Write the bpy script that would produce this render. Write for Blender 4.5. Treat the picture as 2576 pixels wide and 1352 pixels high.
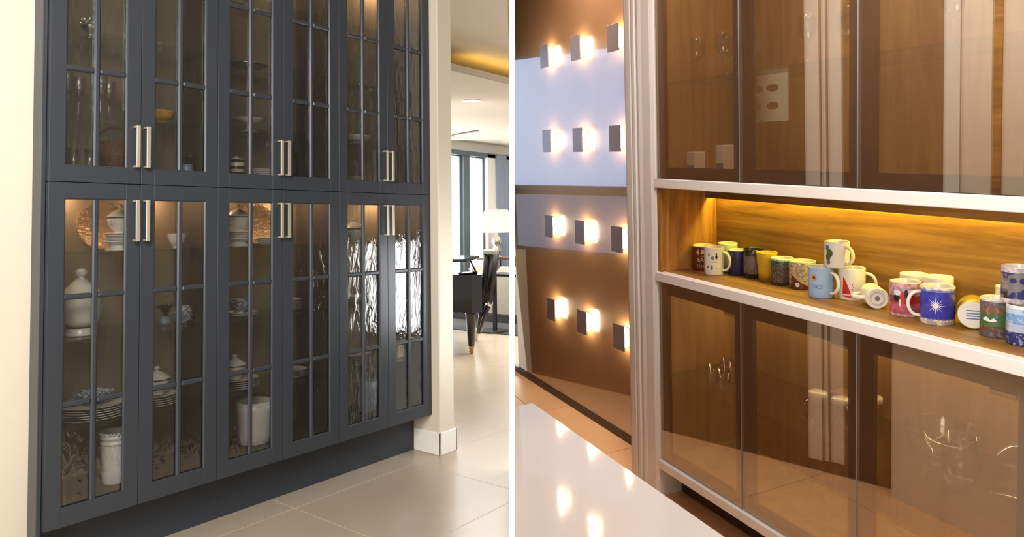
import bpy, bmesh, math, random
from mathutils import Matrix, Vector
random.seed(7)
PI = math.pi
S = bpy.context.scene
COL = S.collection
for o in list(bpy.data.objects):
    bpy.data.objects.remove(o)

# ------------------------------------------------------------------ camera
# Two rooms stand side by side, parted by an added thin white divider. World axes are those of the cabinet room:
# X runs along the dark cabinets, Y into them, Z up, floor at z = 0.
F_PX, PRINC_Y = 1802.0355, 493.6
RL = Matrix(((0.6150, -0.7884, -0.0123), (0.0248, 0.0349, -0.9991), (0.7881, 0.6141, 0.0411)))
TL = Vector((-1.9522, 0.0, 3.0153))
RR = Matrix(((0.4231, 0.9056, -0.0305), (0.0525, -0.0581, -0.9969), (-0.9046, 0.4202, -0.0721)))
TR = Vector((0.5587, 0.0, 2.7619))
HL, HR = 1.652, 1.2
eye = -(RL.transposed() @ TL) + Vector((0, 0, HL))
ax, ay, az = RL.transposed().col[0], RL.transposed().col[1], RL.transposed().col[2]
ax, ay, az = RL.row[0].copy(), RL.row[1].copy(), RL.row[2].copy()
az.normalize(); ax = (ax - az * ax.dot(az)).normalized(); ay = az.cross(ax)
def mat_from(cx, cy, cz, loc):
    m = Matrix((cx, cy, cz)).transposed().to_4x4(); m.translation = loc
    return m
cam = bpy.data.cameras.new('camera'); camo = bpy.data.objects.new('camera', cam); COL.objects.link(camo)
camo.matrix_world = mat_from(ax, -ay, -az, eye)
cam.sensor_width = 36.0; cam.lens = 36.0 * F_PX / 2576.0
cam.shift_y = -(676.0 - PRINC_Y) / 2576.0
cam.clip_start = 0.02
S.camera = camo
# the mug-cabinet room's own frame (X along its cabinets toward the viewer, Y into them, Z up, floor z = 0)
bx_, by_, bz_ = RR.col[0].copy(), RR.col[1].copy(), RR.col[2].copy()
bx_.normalize(); by_ = (by_ - bx_ * by_.dot(bx_)).normalized(); bz_ = bx_.cross(by_)
to_w = Matrix((ax, ay, az)).transposed()
MR = mat_from(to_w @ bx_, to_w @ by_, to_w @ bz_, eye + to_w @ (TR - RR @ Vector((0, 0, HR))))
CAMM = mat_from(ax, ay, az, eye)             # x right, y down, z forward
CAMI = CAMM.inverted()

# ------------------------------------------------------------------ light, exposure
S.view_settings.view_transform = 'Standard'
S.view_settings.look = 'None'
S.view_settings.gamma = 1.0
S.view_settings.exposure = 0.0
S.view_settings.use_curve_mapping = False
W = bpy.data.worlds.new('world'); S.world = W; W.use_nodes = True
W.node_tree.nodes['Background'].inputs[0].default_value = (1.0, 0.93, 0.84, 1)
W.node_tree.nodes['Background'].inputs[1].default_value = 0.54
def area(name, loc, target, sx, sy, power, col, m=None):
    d = bpy.data.lights.new(name, 'AREA'); d.shape = 'RECTANGLE'; d.size = sx; d.size_y = sy
    d.energy = power; d.color = col
    o = bpy.data.objects.new(name, d); COL.objects.link(o)
    loc, target = Vector(loc), Vector(target)
    if m: loc, target = m @ loc, m @ target
    o.location = loc; o.rotation_euler = (target - loc).to_track_quat('-Z', 'Y').to_euler()
    return o
area('window_light', (-4.2, -2.7, 2.1), (1.4, 0.0, 1.1), 2.2, 2.0, 185, (1.0, 0.96, 0.93))
area('front_fill', (-1.1, -2.3, 2.9), (1.0, 0.2, 0.8), 1.2, 1.0, 85, (1.0, 0.96, 0.91))  # added fill in front of the cabinets to brighten the dishes
area('living_room_light', (6.3, 2.4, 2.9), (6.4, 2.5, 0), 2.4, 1.8, 240, (1.0, 0.95, 0.88))
area('kitchen_light', (0.85, -0.42, 2.4), (0.75, -0.1, 0.7), 0.35, 0.7, 29, (1.0, 0.95, 0.91), MR)
area('corridor_light', (-0.7, 0.02, 2.4), (-0.75, 0.0, 0.0), 0.2, 0.3, 9, (1.0, 0.84, 0.7), MR)
for yy in (-0.48, 0.62):                       # two unseen lamps added to whiten the divider's edge
    d = bpy.data.lights.new('edge_fill', 'POINT'); d.energy = 6; d.shadow_soft_size = 0.03
    o = bpy.data.objects.new('edge_fill', d); COL.objects.link(o); o.location = CAMM @ Vector((0, yy, 0.52))
try:
    S.cycles.transparent_max_bounces = 24
    S.cycles.max_bounces = 8
    S.cycles.diffuse_bounces = 3
    S.cycles.glossy_bounces = 3
    S.cycles.transmission_bounces = 6
    S.cycles.use_adaptive_sampling = True
    S.cycles.adaptive_threshold = 0.06
    S.cycles.use_auto_tile = False
    S.cycles.time_limit = 1080
    S.cycles.sample_clamp_indirect = 6.0
    S.cycles.use_denoising = True
    S.cycles.caustics_reflective = False
    S.cycles.caustics_refractive = False
except Exception:
    pass

# ------------------------------------------------------------------ materials
def lin(c):
    r = []
    for v in c[:3]:
        v /= 255.0
        r.append(v / 12.92 if v <= 0.04045 else ((v + 0.055) / 1.055) ** 2.4)
    return (r[0], r[1], r[2], 1.0)
MATS = {}
def base_mat(name):
    m = bpy.data.materials.new(name); m.use_nodes = True
    MATS[name] = m
    return m, m.node_tree.nodes, m.node_tree.links, m.node_tree.nodes['Principled BSDF']
def coords(N, L, scale=(1, 1, 1), src='Object'):
    tc = N.new('ShaderNodeTexCoord'); mp = N.new('ShaderNodeMapping')
    mp.inputs['Scale'].default_value = scale
    L.new(tc.outputs[src], mp.inputs[0])
    return mp.outputs[0]
def plain(name, col, rough=0.5, metal=0.0, var=0.06, nscale=6.0, bump=0.0, bscale=60.0, spec=0.5, coat=0.0, stretch=(1, 1, 1)):
    m, N, L, P = base_mat(name)
    v = coords(N, L, stretch)
    n = N.new('ShaderNodeTexNoise'); n.inputs['Scale'].default_value = nscale; n.inputs['Detail'].default_value = 5
    L.new(v, n.inputs['Vector'])
    r = N.new('ShaderNodeMix'); r.data_type = 'RGBA'
    c = lin(col)
    r.inputs['A'].default_value = tuple(max(0, x * (1 - var)) for x in c[:3]) + (1,)
    r.inputs['B'].default_value = tuple(min(1, x * (1 + var)) for x in c[:3]) + (1,)
    L.new(n.outputs['Fac'], r.inputs['Factor']); L.new(r.outputs['Result'], P.inputs['Base Color'])
    P.inputs['Roughness'].default_value = rough; P.inputs['Metallic'].default_value = metal
    P.inputs['Specular IOR Level'].default_value = spec
    if coat: P.inputs['Coat Weight'].default_value = coat; P.inputs['Coat Roughness'].default_value = 0.04
    if bump:
        n2 = N.new('ShaderNodeTexNoise'); n2.inputs['Scale'].default_value = bscale; L.new(v, n2.inputs['Vector'])
        b = N.new('ShaderNodeBump'); b.inputs['Strength'].default_value = bump; b.inputs['Distance'].default_value = 0.01
        L.new(n2.outputs['Fac'], b.inputs['Height']); L.new(b.outputs['Normal'], P.inputs['Normal'])
    return m
def wood(name, c1, c2, stretch=(0.6, 9, 9), rough=0.45, spec=0.4):
    m, N, L, P = base_mat(name)
    v = coords(N, L, stretch)
    n = N.new('ShaderNodeTexNoise'); n.inputs['Scale'].default_value = 2.4; n.inputs['Detail'].default_value = 9; n.inputs['Distortion'].default_value = 1.2
    n2 = N.new('ShaderNodeTexNoise'); n2.inputs['Scale'].default_value = 22; n2.inputs['Detail'].default_value = 3
    L.new(v, n.inputs['Vector']); L.new(v, n2.inputs['Vector'])
    a = N.new('ShaderNodeMath'); a.operation = 'MULTIPLY_ADD'; a.inputs[1].default_value = 0.25
    L.new(n2.outputs['Fac'], a.inputs[0]); L.new(n.outputs['Fac'], a.inputs[2])
    r = N.new('ShaderNodeValToRGB'); r.color_ramp.elements[0].position = 0.42; r.color_ramp.elements[1].position = 0.82
    r.color_ramp.elements[0].color = lin(c1); r.color_ramp.elements[1].color = lin(c2)
    L.new(a.outputs[0], r.inputs[0]); L.new(r.outputs[0], P.inputs['Base Color'])
    P.inputs['Roughness'].default_value = rough; P.inputs['Specular IOR Level'].default_value = spec
    return m
def glassy(name, tint, refl=0.1, rough=0.02, wave=0.0, wscale=12.0, wstretch=(1, 1, 1), edge=0.0, gcol=(1, 1, 1), ripple=0.0):
    """A pane or vessel: light goes straight through (tinted) and is mirrored in part, more so at a glance."""
    m, N, L, P = base_mat(name)
    N.remove(P)
    out = N['Material Output']
    t = N.new('ShaderNodeBsdfTransparent'); t.inputs[0].default_value = tuple(tint) + (1,)
    g = N.new('ShaderNodeBsdfGlossy'); g.inputs['Roughness'].default_value = rough; g.inputs[0].default_value = tuple(gcol) + (1,)
    lw = N.new('ShaderNodeLayerWeight'); lw.inputs['Blend'].default_value = 0.35
    f = N.new('ShaderNodeMath'); f.operation = 'MULTIPLY_ADD'; f.inputs[1].default_value = 0.55 + edge; f.inputs[2].default_value = refl; f.use_clamp = True
    L.new(lw.outputs['Facing'], f.inputs[0])
    p = N.new('ShaderNodeMath'); p.operation = 'POWER'; p.inputs[1].default_value = 3.0
    L.new(lw.outputs['Facing'], p.inputs[0]); L.new(p.outputs[0], f.inputs[0])
    if wave:
        v = coords(N, L, wstretch)
        n = N.new('ShaderNodeTexNoise'); n.inputs['Scale'].default_value = wscale; n.inputs['Detail'].default_value = 3; n.inputs['Distortion'].default_value = 1.5
        L.new(v, n.inputs['Vector'])
        b = N.new('ShaderNodeBump'); b.inputs['Strength'].default_value = wave; b.inputs['Distance'].default_value = 0.02
        L.new(n.outputs['Fac'], b.inputs['Height']); L.new(b.outputs['Normal'], g.inputs['Normal'])
        if ripple:
            rf = N.new('ShaderNodeBsdfRefraction'); rf.inputs['IOR'].default_value = 1.05; rf.inputs['Roughness'].default_value = 0.0
            rf.inputs[0].default_value = tuple(tint) + (1,)
            b2 = N.new('ShaderNodeBump'); b2.inputs['Strength'].default_value = 0.6; b2.inputs['Distance'].default_value = 0.02
            L.new(n.outputs['Fac'], b2.inputs['Height']); L.new(b2.outputs['Normal'], rf.inputs['Normal'])
            m2 = N.new('ShaderNodeMixShader'); m2.inputs[0].default_value = ripple
            L.new(t.outputs[0], m2.inputs[1]); L.new(rf.outputs[0], m2.inputs[2]); t = m2
    mx = N.new('ShaderNodeMixShader')
    L.new(f.outputs[0], mx.inputs[0]); L.new(t.outputs[0], mx.inputs[1]); L.new(g.outputs[0], mx.inputs[2])
    L.new(mx.outputs[0], out.inputs['Surface'])
    return m
def emit(name, col, strength, var=0.0, nscale=3.0):
    m, N, L, P = base_mat(name)
    P.inputs['Base Color'].default_value = (0, 0, 0, 1)
    P.inputs['Emission Color'].default_value = tuple(col) + (1,)
    P.inputs['Emission Strength'].default_value = strength
    if var:
        v = coords(N, L); n = N.new('ShaderNodeTexNoise'); n.inputs['Scale'].default_value = nscale; L.new(v, n.inputs['Vector'])
        r = N.new('ShaderNodeMix'); r.data_type = 'RGBA'
        r.inputs['A'].default_value = tuple(x * (1 - var) for x in col) + (1,); r.inputs['B'].default_value = tuple(col) + (1,)
        L.new(n.outputs['Fac'], r.inputs['Factor']); L.new(r.outputs['Result'], P.inputs['Emission Color'])
    return m
def bands(name, stops, noise=0.0, nscale=30.0, cols=None, rough=0.25, src='Generated', nlo=0.5, nhi=0.56):
    """Glazed bands up the height of a thing, with a blotchy print over them."""
    m, N, L, P = base_mat(name)
    tc = N.new('ShaderNodeTexCoord'); sp = N.new('ShaderNodeSeparateXYZ'); L.new(tc.outputs[src], sp.inputs[0])
    r = N.new('ShaderNodeValToRGB'); r.color_ramp.interpolation = 'CONSTANT'
    e = r.color_ramp.elements
    while len(e) < len(stops): e.new(0.5)
    for k, (p, c) in enumerate(stops):
        e[k].position = p; e[k].color = lin(c)
    L.new(sp.outputs['Z'], r.inputs[0])
    res = r.outputs[0]
    for k, c in enumerate(cols or []):
        n = N.new('ShaderNodeTexNoise'); n.inputs['Scale'].default_value = nscale * (1 + 0.35 * k); n.inputs['Detail'].default_value = 2
        mp = N.new('ShaderNodeMapping'); mp.inputs['Location'].default_value = (3.7 * k, 1.3 * k, 0.7 * k)
        L.new(tc.outputs['Object'], mp.inputs[0]); L.new(mp.outputs[0], n.inputs['Vector'])
        rr = N.new('ShaderNodeValToRGB'); rr.color_ramp.elements[0].position = nlo; rr.color_ramp.elements[1].position = nhi
        L.new(n.outputs['Fac'], rr.inputs[0])
        mx = N.new('ShaderNodeMix'); mx.data_type = 'RGBA'; mx.inputs['B'].default_value = lin(c)
        ml = N.new('ShaderNodeMath'); ml.operation = 'MULTIPLY'; ml.inputs[1].default_value = noise
        L.new(rr.outputs[0], ml.inputs[0]); L.new(ml.outputs[0], mx.inputs['Factor']); L.new(res, mx.inputs['A'])
        res = mx.outputs['Result']
    L.new(res, P.inputs['Base Color']); P.inputs['Roughness'].default_value = rough
    return m

plain('cream_wall', (217, 206, 187), 0.85, var=0.02, bump=0.05, bscale=200)
plain('taupe_facing', (110, 104, 98), 0.8, var=0.08, nscale=4)
plain('white_paint', (240, 236, 230), 0.6, var=0.02)
plain('slate_paint', (57, 61, 67), 0.34, var=0.04, nscale=3, spec=0.45)
plain('dark_toe', (52, 58, 66), 0.5, var=0.05)
plain('cab_back', (156, 143, 122), 0.7, var=0.12, nscale=5, stretch=(5, 1, 0.7))
plain('cab_side', (62, 56, 50), 0.6, var=0.1, nscale=4)
plain('nickel', (204, 193, 170), 0.42, metal=0.55, var=0.03)
plain('floor_tile', (184, 168, 147), 0.3, var=0.08, nscale=3.0, bump=0.02, bscale=40, spec=0.5)
plain('grout', (226, 208, 184), 0.9, var=0.03)
plain('baseboard_paint', (244, 240, 232), 0.5, var=0.02)
plain('porcelain', (236, 233, 226), 0.22, var=0.03, spec=0.5)
plain('ivory_ware', (222, 208, 180), 0.25, var=0.05)
plain('band_dark', (58, 48, 40), 0.35)
plain('blue_white', (150, 165, 190), 0.25, var=0.6, nscale=40)
bands('blue_print', [(0, (225, 225, 220))], 0.95, 92, [(40, 58, 110), (70, 92, 140)])
plain('yellow_ware', (222, 172, 62), 0.3, var=0.05)
plain('basket_weave', (96, 60, 34), 0.7, var=0.5, nscale=40, bump=0.8, bscale=90)
plain('hammered', (206, 178, 140), 0.35, metal=0.5, var=0.4, nscale=45, bump=0.9, bscale=60)
plain('silver', (225, 222, 214), 0.16, metal=1.0, var=0.1, nscale=30)
bands('stripe_ware', [(0, (36, 34, 32)), (0.2, (226, 220, 206)), (0.4, (36, 34, 32)), (0.58, (226, 220, 206)), (0.82, (36, 34, 32))])
plain('leaf_dark', (42, 50, 40), 0.5, var=0.4, nscale=30)
plain('bluegrey_crock', (132, 142, 158), 0.35, var=0.1)
glassy('wavy_glass', (0.97, 0.97, 0.95), 0.08, 0.02, wave=0.22, wscale=22, wstretch=(1.0, 1, 0.32), ripple=0.3)
glassy('shelf_glass', (0.9, 0.95, 0.92), 0.03, 0.02)
glassy('clear_glass', (0.9, 0.9, 0.88), 0.10, 0.03, edge=0.4)
glassy('bronze_glass', (0.94, 0.90, 0.83), 0.31, 0.01, gcol=(1, 0.97, 0.93))
emit('warm_bulb', (1.0, 0.62, 0.33), 120)
plain('black_lacquer', (14, 14, 15), 0.1, var=0.05, coat=0.6)
plain('black_iron', (30, 29, 28), 0.45)
plain('brass', (200, 170, 110), 0.3, metal=0.9)
plain('sofa_fabric', (150, 142, 128), 0.95, var=0.35, nscale=60, bump=0.5, bscale=120)
plain('rug_dark', (66, 64, 62), 0.95, var=0.4, nscale=50)
plain('win_frame', (92, 104, 112), 0.4)
plain('pillar_blue', (140, 156, 180), 0.7)
emit('daylight_pane', (0.94, 0.97, 1.0), 6.0)
emit('daylight_window', (0.96, 0.98, 1.0), 11.0)
emit('cove_led', (1.0, 0.62, 0.12), 9)
emit('downlight_led', (1.0, 0.93, 0.8), 12)
emit('lamp_shade_lit', (1.0, 0.9, 0.74), 1.1)
plain('wood_table', (92, 62, 40), 0.5, var=0.2)
# mug-cabinet room
plain('white_frame', (230, 221, 213), 0.45, var=0.02)
wood('honey_wood', (106, 72, 32), (168, 122, 58))
wood('honey_wood_v', (120, 76, 34), (190, 134, 66), (9, 9, 0.6))
wood('cab_wood', (160, 122, 66), (192, 152, 92), (7, 7, 0.6), rough=0.55)
plain('door_frame_dark', (40, 34, 38), 0.4)
plain('door_frame_light', (150, 146, 148), 0.35, metal=0.5)
emit('yellow_led', (1.0, 0.86, 0.13), 56)
emit('cabinet_led', (1.0, 0.88, 0.64), 34)
plain('quartz', (208, 199, 193), 0.07, var=0.02, spec=0.55)
plain('peach_floor', (214, 168, 126), 0.4, var=0.06)
plain('sconce_grey', (148, 138, 134), 0.55)
emit('sconce_lamp', (1.0, 0.80, 0.52), 75)
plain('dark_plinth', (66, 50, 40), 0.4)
plain('tile_white', (226, 212, 194), 0.3, var=0.03)
emit('blue_added_window', (0.52, 0.67, 0.98), 1.7, 0.2, 1.5)
emit('haze_glow', (0.42, 0.46, 0.62), 0.75, 0.25, 2.0)
plain('brown_paint', (122, 88, 58), 0.7)
plain('cork_red', (140, 50, 34), 0.6)
def panel_mat():
    m, N, L, P = base_mat('brown_glass_panel')
    P.inputs['Base Color'].default_value = lin((150, 112, 78)); P.inputs['Roughness'].default_value = 0.3
    v = coords(N, L); n = N.new('ShaderNodeTexNoise'); n.inputs['Scale'].default_value = 2; L.new(v, n.inputs['Vector'])
    r = N.new('ShaderNodeMix'); r.data_type = 'RGBA'; r.inputs['A'].default_value = lin((156, 118, 84)); r.inputs['B'].default_value = lin((172, 134, 98))
    L.new(n.outputs['Fac'], r.inputs['Factor']); L.new(r.outputs['Result'], P.inputs['Base Color'])
    g = N.new('ShaderNodeBsdfGlossy'); g.inputs['Roughness'].default_value = 0.06
    mx = N.new('ShaderNodeMixShader'); mx.inputs[0].default_value = 0.45
    L.new(P.outputs[0], mx.inputs[1]); L.new(g.outputs[0], mx.inputs[2]); L.new(mx.outputs[0], N['Material Output'].inputs['Surface'])
panel_mat()

# ------------------------------------------------------------------ mesh helpers
class MB:
    def __init__(s): s.v = []; s.f = []; s.sm = []
    def face(s, idx, sm=False): s.f.append(idx); s.sm.append(sm)
    def box(s, x0, x1, y0, y1, z0, z1, c=0.0):
        if x0 > x1: x0, x1 = x1, x0
        if y0 > y1: y0, y1 = y1, y0
        if z0 > z1: z0, z1 = z1, z0
        b = len(s.v)
        if c <= 0:
            s.v += [(x, y, z) for z in (z0, z1) for y in (y0, y1) for x in (x0, x1)]
            for q in ((0, 2, 3, 1), (4, 5, 7, 6), (0, 1, 5, 4), (2, 6, 7, 3), (0, 4, 6, 2), (1, 3, 7, 5)):
                s.face(tuple(b + i for i in q))
            return s
        c = min(c, (x1 - x0) * .45, (y1 - y0) * .45, (z1 - z0) * .45)
        idx = {}
        for i, (X, sx) in enumerate(((x0, 1), (x1, -1))):
            for j, (Y, sy) in enumerate(((y0, 1), (y1, -1))):
                for k, (Z, sz) in enumerate(((z0, 1), (z1, -1))):
                    for a in range(3):
                        p = [X + sx * c, Y + sy * c, Z + sz * c]; p[a] = (X, Y, Z)[a]
                        idx[i, j, k, a] = len(s.v); s.v.append(tuple(p))
        I = idx
        s.face((I[0,0,0,0], I[0,0,1,0], I[0,1,1,0], I[0,1,0,0])); s.face((I[1,0,0,0], I[1,1,0,0], I[1,1,1,0], I[1,0,1,0]))
        s.face((I[0,0,0,1], I[1,0,0,1], I[1,0,1,1], I[0,0,1,1])); s.face((I[0,1,0,1], I[0,1,1,1], I[1,1,1,1], I[1,1,0,1]))
        s.face((I[0,0,0,2], I[0,1,0,2], I[1,1,0,2], I[1,0,0,2])); s.face((I[0,0,1,2], I[1,0,1,2], I[1,1,1,2], I[0,1,1,2]))
        for j in (0, 1):
            for k in (0, 1): s.face((I[0,j,k,1], I[1,j,k,1], I[1,j,k,2], I[0,j,k,2]))
        for i in (0, 1):
            for k in (0, 1): s.face((I[i,0,k,0], I[i,1,k,0], I[i,1,k,2], I[i,0,k,2]))
            for j in (0, 1): s.face((I[i,j,0,0], I[i,j,1,0], I[i,j,1,1], I[i,j,0,1]))
        for i in (0, 1):
            for j in (0, 1):
                for k in (0, 1): s.face((I[i,j,k,0], I[i,j,k,1], I[i,j,k,2]))
        return s
    def lathe(s, prof, n=32, cx=0, cy=0, cz=0, rib=0.0, ribn=0, sx=1.0, sy=1.0, c0=True, c1=True):
        b = len(s.v); m = len(prof)
        for (r, z) in prof:
            for k in range(n):
                a = 2 * PI * k / n
                rr = r * (1 + rib * math.cos(ribn * a)) if r > 1e-6 else r
                s.v.append((cx + rr * math.cos(a) * sx, cy + rr * math.sin(a) * sy, cz + z))
        for i in range(m - 1):
            for k in range(n):
                k2 = (k + 1) % n
                s.face((b + i * n + k, b + i * n + k2, b + (i + 1) * n + k2, b + (i + 1) * n + k), True)
        if c0 and prof[0][0] > 1e-6: s.face(tuple(b + k for k in reversed(range(n))))
        if c1 and prof[-1][0] > 1e-6: s.face(tuple(b + (m - 1) * n + k for k in range(n)))
        return s
    def tube(s, path, r, n=10, flat=1.0, up=(0, 0, 1)):
        b = len(s.v); P = [Vector(p) for p in path]; m = len(P)
        rs = r if isinstance(r, (list, tuple)) else [r] * m
        for i in range(m):
            t = (P[min(i + 1, m - 1)] - P[max(i - 1, 0)]).normalized()
            u = Vector(up); u = u - t * u.dot(t)
            if u.length < 1e-4: u = Vector((1, 0, 0)) - t * t.x
            u.normalize(); w = t.cross(u)
            for k in range(n):
                a = 2 * PI * k / n
                s.v.append(tuple(P[i] + u * math.cos(a) * rs[i] + w * math.sin(a) * rs[i] * flat))
        for i in range(m - 1):
            for k in range(n):
                k2 = (k + 1) % n
                s.face((b + i * n + k, b + i * n + k2, b + (i + 1) * n + k2, b + (i + 1) * n + k), True)
        s.face(tuple(b + k for k in reversed(range(n)))); s.face(tuple(b + (m - 1) * n + k for k in range(n)))
        return s
    def prism(s, poly, z0, z1):
        b = len(s.v); n = len(poly)
        s.v += [(x, y, z0) for x, y in poly] + [(x, y, z1) for x, y in poly]
        s.face(tuple(b + k for k in reversed(range(n)))); s.face(tuple(b + n + k for k in range(n)))
        for k in range(n): s.face((b + k, b + (k + 1) % n, b + n + (k + 1) % n, b + n + k))
        return s
    def mesh(s, name):
        me = bpy.data.meshes.new(name); me.from_pydata(s.v, [], s.f)
        me.polygons.foreach_set('use_smooth', s.sm)
        bm = bmesh.new(); bm.from_mesh(me); bmesh.ops.recalc_face_normals(bm, faces=bm.faces); bm.to_mesh(me); bm.free()
        me.update(); return me
    def build(s, name, mat, parent=None):
        return link(name, s.mesh(name), mat, parent)
RIGHT = []                     # top-level objects of the mug-cabinet room
CUR = {'right': False}
def link(name, me, mat, parent=None):
    if not me.materials: me.materials.append(MATS[mat])
    o = bpy.data.objects.new(name, me); COL.objects.link(o)
    if parent is not None: o.parent = parent
    elif CUR['right']: RIGHT.append(o)
    return o
def tag(o, label, cat, group=None, kind=None):
    o['label'] = label; o['category'] = cat
    if group: o['group'] = group
    if kind: o['kind'] = kind
    return o
def thing(name, label, cat, loc=(0, 0, 0), rotz=0.0, group=None, rot=None):
    o = bpy.data.objects.new(name, None); COL.objects.link(o); o.empty_display_size = 0.05
    o.location = loc; o.rotation_euler = rot if rot else (0, 0, rotz)
    if CUR['right']: RIGHT.append(o)
    return tag(o, label, cat, group)
def struct(o, label=None):
    o['kind'] = 'structure'
    if label: o['label'] = label
    return o
def smooth(pts, k=6):
    """Round an outline: Catmull-Rom through (r, z) points."""
    out = []
    n = len(pts)
    for i in range(n - 1):
        p0, p1, p2, p3 = pts[max(i - 1, 0)], pts[i], pts[i + 1], pts[min(i + 2, n - 1)]
        for j in range(k):
            t = j / k
            out.append(tuple(0.5 * (2 * p1[c] + (p2[c] - p0[c]) * t + (2 * p0[c] - 5 * p1[c] + 4 * p2[c] - p3[c]) * t * t
                       + (3 * p1[c] - p0[c] - 3 * p2[c] + p3[c]) * t ** 3) for c in range(2)))
    out.append(pts[-1])
    zlo, zhi = min(p[1] for p in pts), max(p[1] for p in pts)
    out = [(a, min(max(z, zlo), zhi)) for a, z in out]
    return [(max(a, 0.0), z) for a, z in out]
def clip(poly, side):
    """Keep the part of a floor polygon (world x, y at z = 0 of its room) where side(p) >= 0."""
    out = []
    for i in range(len(poly)):
        a, b = poly[i], poly[(i + 1) % len(poly)]
        da, db = side(a), side(b)
        if da >= 0: out.append(a)
        if (da >= 0) != (db >= 0):
            t = da / (da - db); out.append((a[0] + (b[0] - a[0]) * t, a[1] + (b[1] - a[1]) * t))
    return out

# ================================================================== added divider
m = MB(); m.box(-0.0029, 0.0029, -3.3, 1.75, 0.75, 4.42)  # added sheet for the white strip, tall to keep sky out of reflections
div = m.build('added_divider', 'white_paint'); div.matrix_world = CAMM
struct(div, 'added thin white divider between the two rooms, seen on edge')

m = MB(); m.box(-0.0036, -0.0030, -3.25, 1.7, 1.0, 4.38)  # unseen facing added to tone down bright reflections in the door glass
o = m.build('added_facing', 'taupe_facing'); o.matrix_world = CAMM; struct(o, 'unseen taupe facing added to darken the reflections in the glazed doors')
# ================================================================== CABINET ROOM: shell
def left_of(p): return -(CAMI @ Vector((p[0], p[1], 0.0))).x - 0.004
m = MB()
fp = clip([(-1.6, -3.2), (4.2, -3.2), (4.2, 6.5), (-1.6, 6.5)], left_of)
m.prism(fp, -0.06, -0.0008)
m.prism([(4.2, 0.62), (4.7, 0.6), (12.5, 0.6), (12.5, 7.2), (4.2, 7.2)], -0.06, -0.0008)
floor = m.build('floor', 'grout'); struct(floor, 'pale stone tile floor of the cabinet room')
TX, TY = 0.90, 0.88
for i in range(-3, 9):
    for j in range(-2, 8):
        x0, y0 = 1.18 + i * TX, -0.05 + (j - 1) * TY
        q = [(x0 + .002, y0 + .002), (x0 + TX - .002, y0 + .002), (x0 + TX - .002, y0 + TY - .002), (x0 + .002, y0 + TY - .002)]
        cz = CAMI @ Vector((x0 + TX / 2, y0 + TY / 2, 0))
        if cz.z < 2.2 or x0 < -1.3: continue
        q = clip(q, left_of) if cz.z < 5.2 else q
        if len(q) < 3: continue
        px = [F_PX * (CAMI @ Vector((a, b, 0))).x / max(0.3, (CAMI @ Vector((a, b, 0))).z) for a, b in q]
        if cz.x > 0.8 or max(px) < -1300: continue
        mm = MB(); mm.prism(q, -0.0008, 0.0); mm.build('tile', 'floor_tile', floor)
m = MB(); m.box(-1.9, -0.002, 0.122, 0.24, 0, 3.4)
struct(m.build('wall_left', 'cream_wall'), 'cream wall beside the dark cabinets')
m = MB(); m.box(-1.9, 2.28, 0.415, 0.5, 0, 3.4)
struct(m.build('wall_back', 'cream_wall'))
m = MB(); m.box(2.285, 2.425, -0.07, 0.5, 0, 3.4, 0.006)
pier = struct(m.build('wall_pier', 'cream_wall'), 'cream wall end beside the cabinets at the opening')
m = MB()
for (x0, x1, y0, y1) in ((2.272, 2.437, -0.083, -0.068), (2.272, 2.287, -0.083, 0.165), (2.423, 2.437, -0.083, 0.5)):
    m.box(x0, x1, y0, y1, 0, 0.148, 0.004)
struct(m.build('baseboard_pier', 'baseboard_paint'), 'white baseboard round the wall end')

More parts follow.
